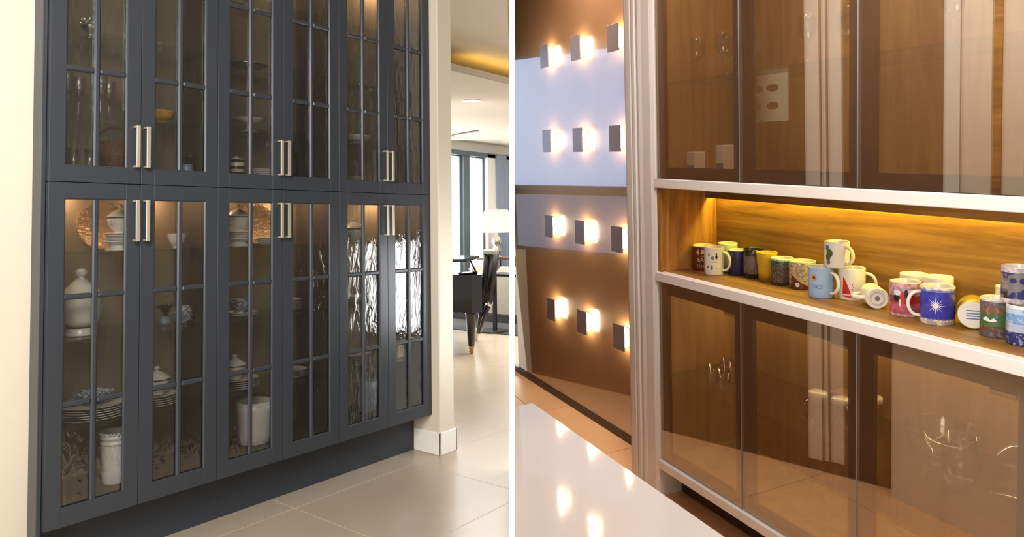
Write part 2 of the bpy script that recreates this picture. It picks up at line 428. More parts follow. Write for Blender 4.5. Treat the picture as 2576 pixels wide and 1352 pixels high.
# ================================================================== CABINET ROOM: glazed cabinets
DW = 0.38
def pane_mesh(w, h):
    b = MB(); b.box(0, w, 0.0, 0.004, 0, h); return b.mesh('pane')
HANDLE = None
def handle(parent, x, z0, z1):
    b = MB(); w = 0.017
    b.box(x - w / 2, x + w / 2, -0.036, -0.028, z0, z1, 0.001)
    b.box(x - w / 2, x + w / 2, -0.030, 0.0, z0, z0 + 0.009, 0.001)
    b.box(x - w / 2, x + w / 2, -0.030, 0.0, z1 - 0.009, z1, 0.001)
    b.build('handle', 'nickel', parent)
def door(cab, x0, z0, z1, g0, g1, muntins, handle_x, hz):
    """Five-piece glazed door: stiles and rails, then bars, panes and pull as pieces of the door."""
    b = MB(); e = 0.0015; T = 0.022; st = 0.061
    X0, X1 = x0 + e, x0 + DW - e
    b.box(X0, X0 + st, 0, T, z0, z1, 0.0006); b.box(X1 - st, X1, 0, T, z0, z1, 0.0006)
    b.box(X0 + st, X1 - st, 0.0001, T, z0, g0, 0.0006); b.box(X0 + st, X1 - st, 0.0001, T, g1, z1, 0.0006)
    d = b.build('door', 'slate_paint', cab)
    gx0, gx1 = X0 + st, X1 - st
    mw = 0.024; xm = (gx0 + gx1) / 2
    # glazing bead: a small sloped lip round the opening
    b = MB()
    for (a, c, e0, e1) in ((gx0 - .004, gx0 + .006, g0, g1), (gx1 - .006, gx1 + .004, g0, g1), (gx0, gx1, g0 - .004, g0 + .006), (gx0, gx1, g1 - .006, g1 + .004)):
        b.box(a, c, 0.001, 0.016, e0, e1, 0.0048)
    b.build('glazing_bead', 'slate_paint', d)
    b = MB()
    b.box(xm - mw / 2, xm + mw / 2, 0.002, T - 0.001, g0, g1, 0.006)
    b.build('muntin', 'slate_paint', d)
    for zc in muntins:
        b = MB(); b.box(gx0, xm - mw / 2, 0.002, T - 0.001, zc - 0.0125, zc + 0.0125, 0.006)
        b.box(xm + mw / 2, gx1, 0.002, T - 0.001, zc - 0.0125, zc + 0.0125, 0.006)
        b.build('muntin', 'slate_paint', d)
    rows = [g0] + [v for zc in muntins for v in (zc - 0.0125, zc + 0.0125)] + [g1]
    for k in range(0, len(rows), 2):
        for (a, c) in ((gx0, xm - mw / 2), (xm + mw / 2, gx1)):
            w, h = c - a, rows[k + 1] - rows[k]
            p = MB(); p.box(a - .002, c + .002, 0.0165, 0.0195, rows[k] - .002, rows[k + 1] + .002)
            p.build('pane', 'wavy_glass', d)
    handle(d, handle_x, *hz)
    return d
LOW = dict(z0=0.257, z1=1.7135, g0=0.331, g1=1.646, muntins=(0.764, 1.221))
UPP = dict(z0=1.7165, z1=3.172, g0=1.786, g1=3.103, muntins=(2.215, 2.67))
SHELF = {'low': (0.645, 1.029, 1.409), 'upp': (2.04, 2.40, 2.75)}
POS = ('nearest the cream wall', 'in the middle of the run', 'next to the white pier')
def cabinet(i, row):
    D = LOW if row == 'low' else UPP
    nm = 'lower_cabinet' if row == 'low' else 'upper_cabinet'
    t = thing(nm, ('lower' if row == 'low' else 'upper') + ' slate grey cabinet with two glazed doors, ' + POS[i], 'cabinet', group='glazed slate grey cabinets')
    x0, x1 = i * 2 * DW, (i + 1) * 2 * DW
    z0, z1 = D['z0'] + 0.002, D['z1'] - 0.002
    for (a, c) in ((x0 + .001, x0 + .018), (x1 - .018, x1 - .001)):
        b = MB(); b.box(a, c, 0.024, 0.41, z0, z1); b.build('side_panel', 'slate_paint', t)
    for (a, c) in ((x0 + .018, x0 + .020), (x1 - .020, x1 - .018)):
        b = MB(); b.box(a, c, 0.026, 0.39, z0 + .02, z1 - .02); b.build('lining', 'cab_side', t)
    b = MB(); b.box(x0 + .018, x1 - .018, 0.39, 0.41, z0, z1)
    b.build('back_panel', 'cab_back', t)
    b = MB(); b.box(x0 + .018, x1 - .018, 0.026, 0.39, z0, D['g0'] + 0.004 if row == 'low' else z0 + 0.07)
    b.build('bottom_board', 'cab_side', t)
    b = MB(); b.box(x0 + .018, x1 - .018, 0.026, 0.39, z1 - 0.018, z1)
    b.build('top_board', 'cab_side', t)
    for zs in SHELF[row]:
        b = MB(); b.box(x0 + .021, x1 - .021, 0.035, 0.388, zs - 0.008, zs)
        b.build('shelf', 'shelf_glass', t)
    hz = (1.452, 1.642) if row == 'low' else (1.792, 1.984)
    for k in (0, 1):
        hx = x0 + (DW - 0.026 if k == 0 else DW + 0.02)
        door(t, x0 + k * DW, D['z0'], D['z1'], D['g0'], D['g1'], D['muntins'], hx, hz)
    # small puck lights under the top board
    for px in (x0 + 0.17, x0 + 0.59):
        b = MB(); b.lathe([(0.026, 0), (0.026, 0.012)], 16, px, 0.32, z1 - 0.031)
        b.build('puck_light', 'warm_bulb', t)
    return t
for i in range(3):
    cabinet(i, 'low'); cabinet(i, 'upp')
m = MB(); m.box(0.0, 2.27, 0.165, 0.185, 0.0, 0.256)
tag(m.build('toe_kick', 'dark_toe'), 'dark recessed plinth board under the slate grey cabinets', 'plinth')
m = MB(); m.box(-0.02, -0.001, 0.026, 0.121, 0.0, 3.2, 0.002)
tag(m.build('end_panel', 'slate_paint'), 'narrow slate grey end panel between cabinets and cream wall', 'panel')

# ------------------------------------------------------------------ dishes in the cabinets
def plate_stack(x, y, z, r, n, where, dz=0.0105, mat='porcelain'):
    prof = [(r * .55, 0.0), (r * .6, 0.0015), (r * .97, 0.012), (r, 0.0135), (r, 0.0155), (r * .96, 0.0145), (r * .6, 0.005), (0.0, 0.005)]
    b = MB(); b.lathe(prof, 40); me = b.mesh('plate')
    names = ['lowest', 'second', 'third', 'fourth', 'fifth', 'sixth', 'seventh']
    for k in range(n):
        o = link('plate', me, mat); o.location = (x + random.uniform(-.002, .002), y + random.uniform(-.002, .002), z + 0.0005 + k * dz)
        lab = ('topmost' if k == n - 1 else names[k]) + ' plate of the stack ' + where
        tag(o, lab, 'plate', 'plates stacked ' + where)
    return z + 0.0005 + (n - 1) * dz + 0.006
def tureen(x, y, z, r, label, mat='porcelain', knob='ball', grp='lidded tureens'):
    t = thing('tureen', label, 'tureen', (x, y, z), 0.4, grp)
    h = r * 1.25
    b = MB(); b.lathe(smooth([(r * .5, 0), (r * .55, .004), (r * .46, h * .12), (r * .72, h * .35), (r * .95, h * .72), (r * .97, h * .95), (r, h)], 4), 36); b.build('bowl', mat, t)
    b = MB(); b.lathe([(r * 1.005, h), (r * 1.02, h + .002), (r * 1.02, h + .005), (r * 1.0, h + .006)], 36); b.build('rim_band', 'band_dark', t)
    hl = r * 1.15
    b = MB(); b.lathe(smooth([(r * 1.04, h + .006), (r * 1.02, h + .010), (r * .8, h + hl * .3), (r * .4, h + hl * .55), (r * .13, h + hl * .66), (r * .11, h + hl * .72)], 4), 36)
    lid = b.build('lid', mat, t)
    b = MB(); b.lathe(smooth([(r * .1, h + hl * .7), (r * .2, h + hl * .78), (r * .22, h + hl * .88), (r * .1, h + hl * .98), (0, h + hl)], 4), 20); b.build('knob', mat, lid)
    for sgn in (-1, 1):
        b = MB(); b.tube([(sgn * r * .9, 0, h * .55), (sgn * r * 1.18, 0, h * .62), (sgn * r * 1.22, 0, h * .8), (sgn * r * .95, 0, h * .86)], r * .06, 8, up=(0, 1, 0)); b.build('handle', mat, t)
    return t
def charger(x, y, z, r, label):
    t = thing('charger_plate', label, 'platter', (x, y, z), rot=(math.radians(80), 0, 0))
    b = MB(); b.lathe([(0, .006), (r * .62, .006), (r * .68, .012), (r * .97, .018), (r, .02), (r, .016), (r * .7, .006), (r * .6, 0), (0, 0)], 48)
    o = b.build('dish', 'hammered', t); o.location = (0, r, 0)
def crock(x, y, z, r, h, label, mat='porcelain', ribbed=True):
    t = thing('crock', label, 'crock', (x, y, z), 0)
    o = [(r * .86, 0), (r * .9, .006), (r * .93, h * .2), (r * .97, h * .75)]
    if ribbed: o += [(r * .97, h * .78), (r * 1.03, h * .79), (r * 1.03, h * .83), (r * .98, h * .84), (r * .98, h * .89), (r * 1.04, h * .9), (r * 1.04, h * .94), (r, h * .95), (r, h)]
    else: o += [(r, h)]
    o += [(r * .93, h), (r * .9, h * .5), (r * .82, .012), (0, .012)]
    b = MB(); b.lathe(o, 40); b.build('body', mat, t)
    if ribbed:
        b = MB()
        for k in range(24):
            a = 2 * PI * k / 24
            b.tube([(r * .99 * math.cos(a), r * .99 * math.sin(a), h - .004), (r * 1.02 * math.cos(a), r * 1.02 * math.sin(a), h + .006)], .007, 6)
        b.build('scalloped_rim', mat, t)
def bowl(x, y, z, r, h, label, mat, name='bowl', foot=True):
    b = MB(); b.lathe(smooth([(r * .42, 0), (r * .45, .006), (r * .4, .01), (r * .75, h * .4), (r * .97, h * .85), (r, h)], 4) + smooth([(r * .95, h), (r * .9, h * .8), (r * .6, h * .35), (0, h * .25)], 4), 36)
    o = b.build(name, mat); o.location = (x, y, z); return tag(o, label, 'bowl')
def wineglass(x, y, z, h, r, label, grp, mat='clear_glass'):
    t = thing('wine_glass', label, 'glass', (x, y, z), 0, grp)
    b = MB(); b.lathe(smooth([(r * .9, 0), (r * .85, .003), (r * .2, .006), (.0035, .014), (.0035, h * .45)], 3), 20); b.build('stem', mat, t)
    b = MB(); b.lathe(smooth([(.004, h * .45), (r * .7, h * .55), (r, h * .75), (r * .85, h)], 4) + smooth([(r * .82, h), (r * .95, h * .75), (r * .62, h * .56), (0, h * .5)], 4), 24); b.build('cup', mat, t)
def tumbler(x, y, z, h, r, label, grp, mat='clear_glass'):
    b = MB(); b.lathe([(r * .8, 0), (r * .84, .002), (r, h), (r * .94, h), (r * .76, .01), (0, .01)], 20, rib=0.03, ribn=10)
    o = b.build('tumbler', mat); o.location = (x, y, z); tag(o, label, 'glass', grp)
Z0, Z1, Z2, Z3 = 0.336, 0.6452, 1.0292, 1.4092
V0, V1, V2, V3 = 1.7895, 2.0402, 2.4002, 2.7502
# lower cabinet by the cream wall
charger(0.355, 0.335, Z3, 0.118, 'hammered gold charger plate standing beside the tureen by the cream wall')
b = MB(); b.lathe([(.062, 0), (.064, .004), (.05, .012), (.046, .03), (.07, .038), (.078, .04), (.078, .046), (0, .046)], 36)
o = b.build('cake_stand', 'porcelain'); o.location = (0.375, 0.19, Z3); tag(o, 'low white pedestal stand under the plates beside the gold charger', 'stand')
zt = plate_stack(0.375, 0.19, Z3 + 0.046, 0.078, 3, 'on the low pedestal beside the gold charger')
tureen(0.375, 0.19, zt + .006, 0.058, 'white lidded tureen on the pedestal plates beside the gold charger')
t = thing('lidded_jar', 'tall white lidded soup jar with flower knob, second shelf by the cream wall', 'jar', (0.205, 0.19, Z2), 0.5)
b = MB(); b.lathe(smooth([(.062, 0), (.066, .006), (.058, .03), (.05, .04), (.072, .06), (.084, .11), (.084, .16), (.086, .175)], 4), 40); b.build('body', 'porcelain', t)
b = MB(); b.lathe([(.0535, .034), (.056, .036), (.056, .039), (.053, .041)], 36); b.build('foot_band', 'band_dark', t)
b = MB(); b.lathe(smooth([(.09, .176), (.088, .182), (.06, .215), (.03, .245), (.014, .258), (.012, .265)], 4), 40); lid = b.build('lid', 'porcelain', t)
b = MB()
b.lathe(smooth([(.01, .262), (.02, .272), (.022, .285), (.012, .3), (0, .302)], 4), 20)
for k in range(5):
    a = 2 * PI * k / 5; b.tube([(.012 * math.cos(a), .012 * math.sin(a), .278), (.02 * math.cos(a), .02 * math.sin(a), .290)], [.009, .006], 8)
b.build('flower_knob', 'porcelain', lid)
b = MB(); b.tube([(.08, 0, .13), (.115, 0, .15), (.118, 0, .11), (.095, 0, .07)], .009, 10, up=(0, 1, 0)); b.build('handle', 'porcelain', t)
zt = plate_stack(0.265, 0.195, Z1, 0.145, 6, 'of wide dinner plates by the cream wall', .0105)
bowl(0.265, 0.195, zt + .003, 0.085, 0.055, 'blue and white bowl upon the dinner plates by the cream wall', 'blue_print')
crock(0.352, 0.16, Z0, 0.064, 0.228, 'white ribbed crock standing on the cabinet floor nearest the cream wall')
t = thing('flower_pot', 'round blue and white flower pot on the second shelf, near the dark spiky plant', 'pot', (0.69, 0.2, Z2), 0)
b = MB(); b.lathe(smooth([(.028, 0), (.04, .015), (.046, .045), (.04, .075), (.032, .085)], 4) + [(.028, .085), (.034, .06), (0, .05)], 30); b.build('body', 'blue_print', t)
def spiky(x, y, z, h, label):
    t = thing('spiky_plant', label, 'plant', (x, y, z), 0)
    b = MB(); b.lathe(smooth([(.02, 0), (.026, .01), (.024, .035), (.028, .045)], 3), 20); b.build('vase', 'blue_white', t)
    for k in range(14):
        a = k * 2.4; rr = .5 + .5 * ((k * 37) % 10) / 10
        b = MB(); b.tube([(0, 0, .04), (.03 * rr * math.cos(a), .03 * rr * math.sin(a), .04 + h * .5), (.062 * rr * math.cos(a), .062 * rr * math.sin(a), .04 + h * (.9 - .35 * rr))], [.003, .004, .0008], 5, 3.0)
        b.build('leaf', 'leaf_dark', t)
spiky(0.60, 0.2, Z2, 0.09, 'dark spiky plant on the second shelf beside the blue and white flower pot')
zt = plate_stack(0.545, 0.17, Z1, 0.094, 5, 'on the third shelf under the first sugar bowl')
tureen(0.545, 0.17, zt + .004, 0.058, 'round sugar bowl with ringed lid on plates, third shelf near the cream wall', grp='lidded sugar bowls')
bowl(0.665, 0.22, Z3, 0.045, 0.075, 'small white bowl in shade on the top shelf beside the steel pulls', 'porcelain')
# middle lower cabinet
b = MB(); b.lathe([(.062, 0), (.064, .004), (.05, .012), (.046, .03), (.07, .038), (.08, .04), (.08, .046), (0, .046)], 36)
o = b.build('cake_stand', 'porcelain'); o.location = (0.985, 0.19, Z3); tag(o, 'low white pedestal stand under the plates in the middle cabinet', 'stand')
zt = plate_stack(0.985, 0.19, Z3 + 0.046, 0.08, 3, 'on the low pedestal in the middle cabinet')
tureen(0.985, 0.19, zt + .006, 0.062, 'white lidded tureen on pedestal plates in the middle cabinet')
charger(1.20, 0.335, Z3, 0.122, 'hammered gold charger plate behind the glass of the middle cabinet')
plate_stack(1.17, 0.18, Z3, 0.075, 4, 'on the top shelf in front of the middle charger')
zt = plate_stack(1.005, 0.19, Z2, 0.085, 2, 'under the floral bowl on the second shelf')
bowl(1.005, 0.19, zt + .002, 0.068, 0.075, 'dark blue floral bowl on two plates, second shelf of the middle cabinet', 'blue_print')
plate_stack(1.29, 0.19, Z2, 0.087, 6, 'on the shelf beside the floral bowl')
zt = plate_stack(0.985, 0.18, Z1, 0.105, 5, 'on the third shelf under the middle sugar bowl')
tureen(0.965, 0.18, zt + .004, 0.056, 'round sugar bowl with ringed lid on plates in the middle cabinet', grp='lidded sugar bowls')
plate_stack(1.33, 0.19, Z1, 0.083, 4, 'beside the sugar bowl of the middle cabinet')
crock(1.085, 0.18, Z0, 0.095, 0.225, 'large smooth white crock on the floor of the middle cabinet', ribbed=False)
# lower cabinet by the pier
tureen(1.80, 0.2, Z3, 0.066, 'white lidded tureen on the top shelf of the cabinet next to the pier')
plate_stack(1.79, 0.19, Z2, 0.085, 4, 'on the second shelf next to the pier')
plate_stack(1.785, 0.18, Z1, 0.09, 6, 'on the third shelf next to the pier')
m = MB(); m.box(2.09, 2.15, 0.12, 0.19, Z1, Z1 + .075, .003)
o = m.build('white_box', 'ivory_ware'); tag(o, 'small ivory square canister on the third shelf next to the pier', 'canister')
m = MB(); m.box(2.095, 2.145, 0.125, 0.185, Z1 + .075, Z1 + .08, .002); m.build('lid', 'porcelain', o)
crock(1.89, 0.2, Z0, 0.072, 0.19, 'blue grey crock on the floor of the cabinet next to the pier', 'bluegrey_crock', ribbed=False)
# upper cabinets
t = thing('chandelier_glint', 'silver and crystal ornament added in place of a chandelier reflection, near the cream wall', 'centrepiece', (0.235, 0.2, V2), 0)  # invented ornament; its sparkle stands for a mirrored chandelier
b = MB(); b.lathe(smooth([(.03, 0), (.03, .004), (.01, .012), (.012, .03), (.034, .045), (.04, .06)], 4), 24); b.build('base', 'silver', t)
for k in range(18):
    a = k * 2.4; rr = .012 + .028 * (k % 5) / 4
    b = MB(); b.lathe(smooth([(0, -.011), (.010, 0), (0, .011)], 2), 8, rr * math.cos(a), rr * math.sin(a), .062 + .03 * ((k * 7) % 10) / 10); b.build('crystal', 'silver', t)
for k, (x, y) in enumerate(((0.135, 0.19), (0.215, 0.27), (0.27, 0.17), (0.345, 0.26))):
    wineglass(x, y, V1, 0.19, 0.032, ('first', 'second', 'third', 'fourth')[k] + ' stemmed wine glass from the cream wall', 'stemmed glasses on the shelf')
for k, (x, y) in enumerate(((0.10, 0.12), (0.155, 0.16), (0.205, 0.11), (0.25, 0.17))):
    tumbler(x, y, V0, 0.085, 0.024, ('first', 'second', 'third', 'fourth')[k] + ' cut glass tumbler from the cream wall on the cabinet floor', 'cut glass tumblers')
t = thing('woven_basket', 'dark brown round woven basket behind the first pair of pulls', 'basket', (0.37, 0.24, V0), 0)
b = MB(); b.lathe([(.065, 0), (.07, .004), (.085, .06), (.088, .14), (.082, .14), (.078, .06), (.06, .01), (0, .01)], 36); b.build('body', 'basket_weave', t)
b = MB(); b.tube([(.085 * math.cos(a), 0, .14 + .07 * math.sin(a)) for a in [PI * k / 12 for k in range(13)]], .006, 8, up=(0, 1, 0)); b.build('handle', 'basket_weave', t)
bowl(0.575, 0.2, V1, 0.062, 0.062, 'yellow bowl on the shelf above the first pair of pulls', 'yellow_ware')
b = MB(); b.lathe(smooth([(.014, 0), (.01, .02), (.018, .035), (.018, .05), (0, .062)], 4), 20); o = b.build('glass_stopper', 'clear_glass'); o.location = (0.56, 0.2, V2)
tag(o, 'small crystal stopper on the high shelf above the yellow bowl', 'ornament')
spiky(0.68, 0.15, V0, 0.075, 'dark dried spray in a small vase beside the second upper stile')
t = thing('footed_bowl', 'wide white footed bowl on the shelf of the middle upper cabinet', 'bowl', (1.06, 0.2, V1), 0)
b = MB(); b.lathe(smooth([(.04, 0), (.042, .005), (.016, .02), (.014, .045), (.06, .058), (.088, .075)], 4) + [(.083, .075), (.05, .06), (0, .055)], 36); b.build('body', 'porcelain', t)
t = thing('striped_canister', 'black and cream striped canister at the foot of the middle upper cabinet', 'canister', (0.945, 0.14, V0), 0)
b = MB(); b.lathe([(.04, 0), (.043, .003), (.043, .083), (.04, .086), (0, .086)], 32); b.build('body', 'stripe_ware', t)
b = MB(); b.lathe(smooth([(.041, .0862), (.03, .094), (.008, .098), (.008, .104), (0, .106)], 3), 24); b.build('lid', 'porcelain', t)
plate_stack(1.15, 0.2, V0, 0.075, 4, 'at the foot of the middle upper cabinet')
b = MB(); b.lathe([(.07, 0), (.1, .012), (.104, .016), (.098, .016), (.068, .004), (0, .004)], 40); o = b.build('silver_tray', 'silver'); o.location = (1.05, 0.2, V2)
tag(o, 'round silver tray on the high shelf of the middle upper cabinet', 'tray')
bowl(0.99, 0.2, V3, 0.07, 0.06, 'pale bowl on the topmost shelf of the middle upper cabinet', 'ivory_ware')
t = thing('dark_vase', 'slim dark vase behind the second pair of upper pulls', 'vase', (1.34, 0.2, V0), 0)
b = MB(); b.lathe(smooth([(.026, 0), (.034, .05), (.036, .1), (.018, .16), (.014, .2), (.02, .22)], 4), 28); b.build('body', 'black_lacquer', t)
bowl(1.82, 0.2, V1, 0.085, 0.05, 'wide white bowl in the upper cabinet next to the pier', 'porcelain')
plate_stack(1.80, 0.2, V0, 0.08, 3, 'at the foot of the upper cabinet next to the pier', mat='ivory_ware')
b = MB(); b.lathe([(.06, 0), (.088, .012), (.092, .016), (.086, .016), (.058, .004), (0, .004)], 40); o = b.build('silver_tray', 'silver'); o.location = (1.86, 0.2, V2)
tag(o, 'round silver tray on the high shelf next to the pier', 'tray')

# ================================================================== LIVING ROOM beyond the opening
# window wall along X at y = 5
m = MB(); m.box(4.2, 12.4, 5.02, 5.14, 2.8, 3.0); m.box(4.2, 12.4, 5.02, 5.14, 0, 0.08); m.box(4.2, 5.0, 5.02, 5.14, 0, 3.0)
struct(m.build('wall_window', 'white_paint'), 'white wall above the tall living room windows')
wins = [(5.02, 6.55), (6.65, 8.14), (8.30, 8.76), (9.25, 9.32), (9.44, 10.9)]
for k, (a, c) in enumerate(wins):
    m = MB(); fw = 0.05 if c - a > .2 else 0.012
    m.box(a, a + fw, 4.98, 5.06, .08, 2.8); m.box(c - fw, c, 4.98, 5.06, .08, 2.8); m.box(a + fw, c - fw, 4.98, 5.06, 2.72, 2.8); m.box(a + fw, c - fw, 4.98, 5.06, .08, .14)
    w = m.build('window_%d' % (k + 1), 'win_frame'); struct(w, 'tall daylit window of the living room')
    m = MB(); m.box(a + fw, c - fw, 5.0, 5.01, .14, 2.72); m.build('pane', 'daylight_pane', w)
m = MB(); m.box(8.14, 8.30, 4.93, 5.1, 0, 2.8); struct(m.build('trim_1', 'win_frame'))
m = MB(); m.box(8.76, 8.98, 4.9, 5.12, 0, 2.8); struct(m.build('wall_pillar_pale', 'white_paint'), 'pale window pillar')
m = MB(); m.box(8.98, 9.25, 4.86, 5.12, 0, 2.8); struct(m.build('wall_pillar', 'pillar_blue'), 'blue grey pillar between the living room windows')
m = MB(); m.box(9.32, 9.44, 4.9, 5.12, 0, 2.8); struct(m.build('trim_2', 'pillar_blue'))
m = MB(); m.box(5.0, 10.9, 4.9, 5.02, 2.74, 2.82); struct(m.build('trim_3', 'win_frame'), 'grey window header')
# ceiling: dropped field with a cove of light at its edge
m = MB(); m.box(2.43, 12.4, 1.26, 5.2, 3.0, 3.075); struct(m.build('ceiling', 'cream_wall'), 'cream dropped ceiling with glowing cove edge')
m = MB(); m.box(2.3, 12.4, -0.9, 5.2, 3.24, 3.3); struct(m.build('ceiling_upper', 'cream_wall'), 'cream raised ceiling above the cove')
m = MB(); m.box(4.2, 12, 1.36, 1.39, 3.08, 3.10); tag(m.build('cove_light', 'cove_led'), 'yellow strip light glowing along the ceiling cove', 'strip light')
t = thing('downlight', 'round recessed ceiling downlight in the living room', 'downlight', (5.235, 2.19, 2.995), 0)
b = MB(); b.lathe([(.11, 0.004), (.11, 0), (.085, -.004), (.085, .004)], 28); b.build('trim_ring', 'white_paint', t)
b = MB(); b.lathe([(.084, 0), (.084, .004)], 28); b.build('lens', 'downlight_led', t)
t = thing('ceiling_fan', 'grey bladed ceiling fan above the piano', 'fan', (5.06, 2.62, 2.52), 0)
b = MB(); b.lathe(smooth([(.03, 0), (.09, .02), (.1, .07), (.06, .12), (.02, .13)], 3), 24); b.build('motor', 'silver', t)
b = MB(); b.lathe([(.013, .12), (.013, .44)], 12); b.lathe([(.013, .44), (.06, .46), (.06, .48)], 20); b.build('downrod', 'silver', t)
for k in range(5):
    a = math.radians(-103 + 72 * k); ca, sa = math.cos(a), math.sin(a)
    b = MB(); n = 9; up = []; dn = []
    for q in range(n):
        u = q / (n - 1); rr = 0.1 + .74 * u; w = .02 + .05 * math.sin(PI * min(1, u * 1.05)) ** .6 if u < .97 else .03
        tw = 0.022 * (1 - u)
        up.append((rr * ca - w * sa, rr * sa + w * ca, .05 + tw)); dn.append((rr * ca + w * sa, rr * sa - w * ca, .05 - tw))
    base = len(b.v); b.v += [p for pr in zip(up, dn) for p in pr] + [(p[0], p[1], p[2] - .008) for pr in zip(up, dn) for p in pr]
    for q in range(n - 1):
        i = base + 2 * q; j = i + 2 * n
        b.face((i, i + 2, i + 3, i + 1)); b.face((j, j + 1, j + 3, j + 2)); b.face((i, j, j + 2, i + 2)); b.face((i + 1, i + 3, j + 3, j + 1))
    b.face((base, base + 1, base + 2 * n + 1, base + 2 * n)); e = base + 2 * (n - 1); b.face((e, e + 2 * n, e + 2 * n + 1, e + 1))
    b.build('blade', 'sconce_grey', t)
# rug, piano, sofa, lamp
m = MB(); m.box(6.58, 9.6, 1.7, 4.7, 0.0, 0.012); tag(m.build('rug', 'rug_dark'), 'dark grey rug under the living room sofa', 'rug')
t = thing('grand_piano', 'glossy black grand piano just past the wall end', 'piano', (0, 0, 0), 0)
outl = [(5.12, 2.12), (5.12, 3.75), (6.6, 3.75), (6.75, 3.55), (6.62, 3.4), (6.25, 3.16), (5.9, 2.86), (5.6, 2.5), (5.42, 2.24), (5.3, 2.12)]
b = MB(); b.prism(outl, 0.56, 0.93); b.build('case', 'black_lacquer', t)
b = MB(); b.prism([(x * .985 + .08, y * .985 + .04) for x, y in outl], 0.49, 0.56); b.build('underframe', 'black_lacquer', t)
b = MB(); b.box(5.12, 5.42, 2.28, 2.34, 0.93, 0.96, .01); b.build('rim_rail', 'black_lacquer', t)
b = MB()
b.v += [(5.2, 2.27, 1.08), (5.2, 3.4, 1.05), (5.5, 3.4, 1.08), (5.5, 2.33, 1.11), (5.2, 2.27, 1.115), (5.2, 3.4, 1.085), (5.5, 3.4, 1.115), (5.5, 2.33, 1.145)]
for q in ((0, 3, 2, 1), (4, 5, 6, 7), (0, 1, 5, 4), (1, 2, 6, 5), (2, 3, 7, 6), (3, 0, 4, 7)): b.face(q)
b.build('lid', 'black_lacquer', t)
b = MB(); b.tube([(5.36, 2.25, 0.925), (5.36, 2.36, 1.10)], .011, 8); b.build('lid_prop', 'black_lacquer', t)
for (x, y) in ((5.236, 2.24), (5.28, 3.6), (6.3, 3.66)):
    b = MB(); b.v += []
    b.lathe([(.075, .49), (.075, .47), (.066, .45), (.04, .09), (.04, .07)], 4, x, y, 0) if False else b.tube([(x, y, .50), (x, y, .455), (x, y, .09)], [.075, .068, .04], 8)
    lg = b.build('leg', 'black_lacquer', t)
    b = MB(); b.lathe([(.03, .055), (.034, .06), (.034, .085), (.028, .09)], 16, x, y, 0); b.tube([(x - .012, y, .026), (x + .012, y, .026)], .026, 14, up=(0, 0, 1)); b.build('caster', 'brass', lg)
t = thing('sofa', 'light grey tweed sofa seen past the piano', 'sofa', (0, 0, 0), 0)
b = MB(); b.box(7.42, 7.62, 2.35, 4.55, 0.10, 0.80, .05); b.build('backrest', 'sofa_fabric', t)
b = MB(); b.box(7.62, 8.3, 2.35, 4.55, 0.10, 0.42, .04); b.build('seat', 'sofa_fabric', t)
b = MB(); b.box(7.42, 8.35, 4.5, 4.72, 0.10, 0.62, .04); b.build('armrest', 'sofa_fabric', t)
b = MB(); b.box(7.44, 8.3, 2.37, 4.7, 0.012, 0.10); b.build('plinth', 'black_iron', t)
for k in range(3):
    b = MB(); b.box(7.6, 7.74, 2.4 + k * .72, 3.08 + k * .72, .42, .86, .06); b.build('cushion', 'sofa_fabric', t)
t = thing('side_table', 'slim black C-shaped side table by the grey sofa', 'table', (0, 0, 0), 0)
b = MB(); b.lathe([(.2, .012), (.2, .022), (.19, .026)], 32, 6.72, 3.12, 0); b.build('base', 'black_iron', t)
b = MB(); b.box(6.70, 6.74, 3.07, 3.12, .024, .80); b.build('post', 'black_iron', t)
b = MB(); b.box(6.55, 6.9, 2.5, 3.12, .80, .835, .004); b.build('table_top', 'black_iron', t)
t = thing('console_table', 'wooden console behind the sofa carrying the lamp', 'table', (0, 0, 0), 0)
b = MB(); b.box(7.7, 8.7, 4.74, 4.86, .0, .9) if False else b.box(7.85, 8.75, 4.0, 4.4, 0.94, 0.97); b.build('table_top', 'wood_table', t)
for (x, y) in ((8.4, 4.04), (8.71, 4.04), (8.4, 4.36), (8.71, 4.36)):
    b = MB(); b.box(x - .02, x + .02, y - .02, y + .02, 0.012, .94); b.build('leg', 'wood_table', t)
t = thing('table_lamp', 'table lamp with wide glowing cream shade and carved base', 'lamp', (8.13, 4.2, 0.97), 0)
b = MB(); b.lathe(smooth([(.09, 0), (.09, .02), (.04, .04), (.075, .12), (.05, .2), (.085, .28), (.04, .36), (.015, .42), (.012, .46)], 4), 20, rib=.06, ribn=7); b.build('base', 'silver', t)
b = MB(); b.lathe([(.335, .42), (.30, .60), (.19, .80), (.185, .80), (.295, .60), (.33, .42)], 40, c0=False, c1=False); b.build('shade', 'lamp_shade_lit', t)
b = MB(); b.lathe(smooth([(.006, .80), (.012, .82), (0, .84)], 3), 12); b.build('finial', 'brass', t)
t = thing('folded_tripod', 'black folded tripod with pale foot leaning beside the piano', 'tripod', (0, 0, 0), 0)
for (y0, y1, yy, zz) in ((2.615, 2.70, 2.80, .30), (2.485, 2.60, 2.78, .18)):
    b = MB(); b.tube([(6.0, y0, 1.14), (6.0, y1, .50)], [.05, .04], 10); b.build('leg', 'black_iron', t)
    b = MB(); b.tube([(6.0, y1, .50), (6.0, yy, .10)], [.034, .026], 10); b.build('leg_extension', 'black_lacquer', t)
b = MB(); b.tube([(6.0, 2.80, .16), (6.0, 2.83, .0)], [.03, .02], 10); b.build('foot', 'white_paint', t)
b = MB(); b.tube([(6.0, 2.57, .51), (6.0, 2.63, .49)], [.045, .045], 10); b.build('clamp', 'silver', t)
b = MB(); b.box(5.94, 6.06, 2.46, 2.66, 1.12, 1.2, .02); b.build('head', 'silver', t)

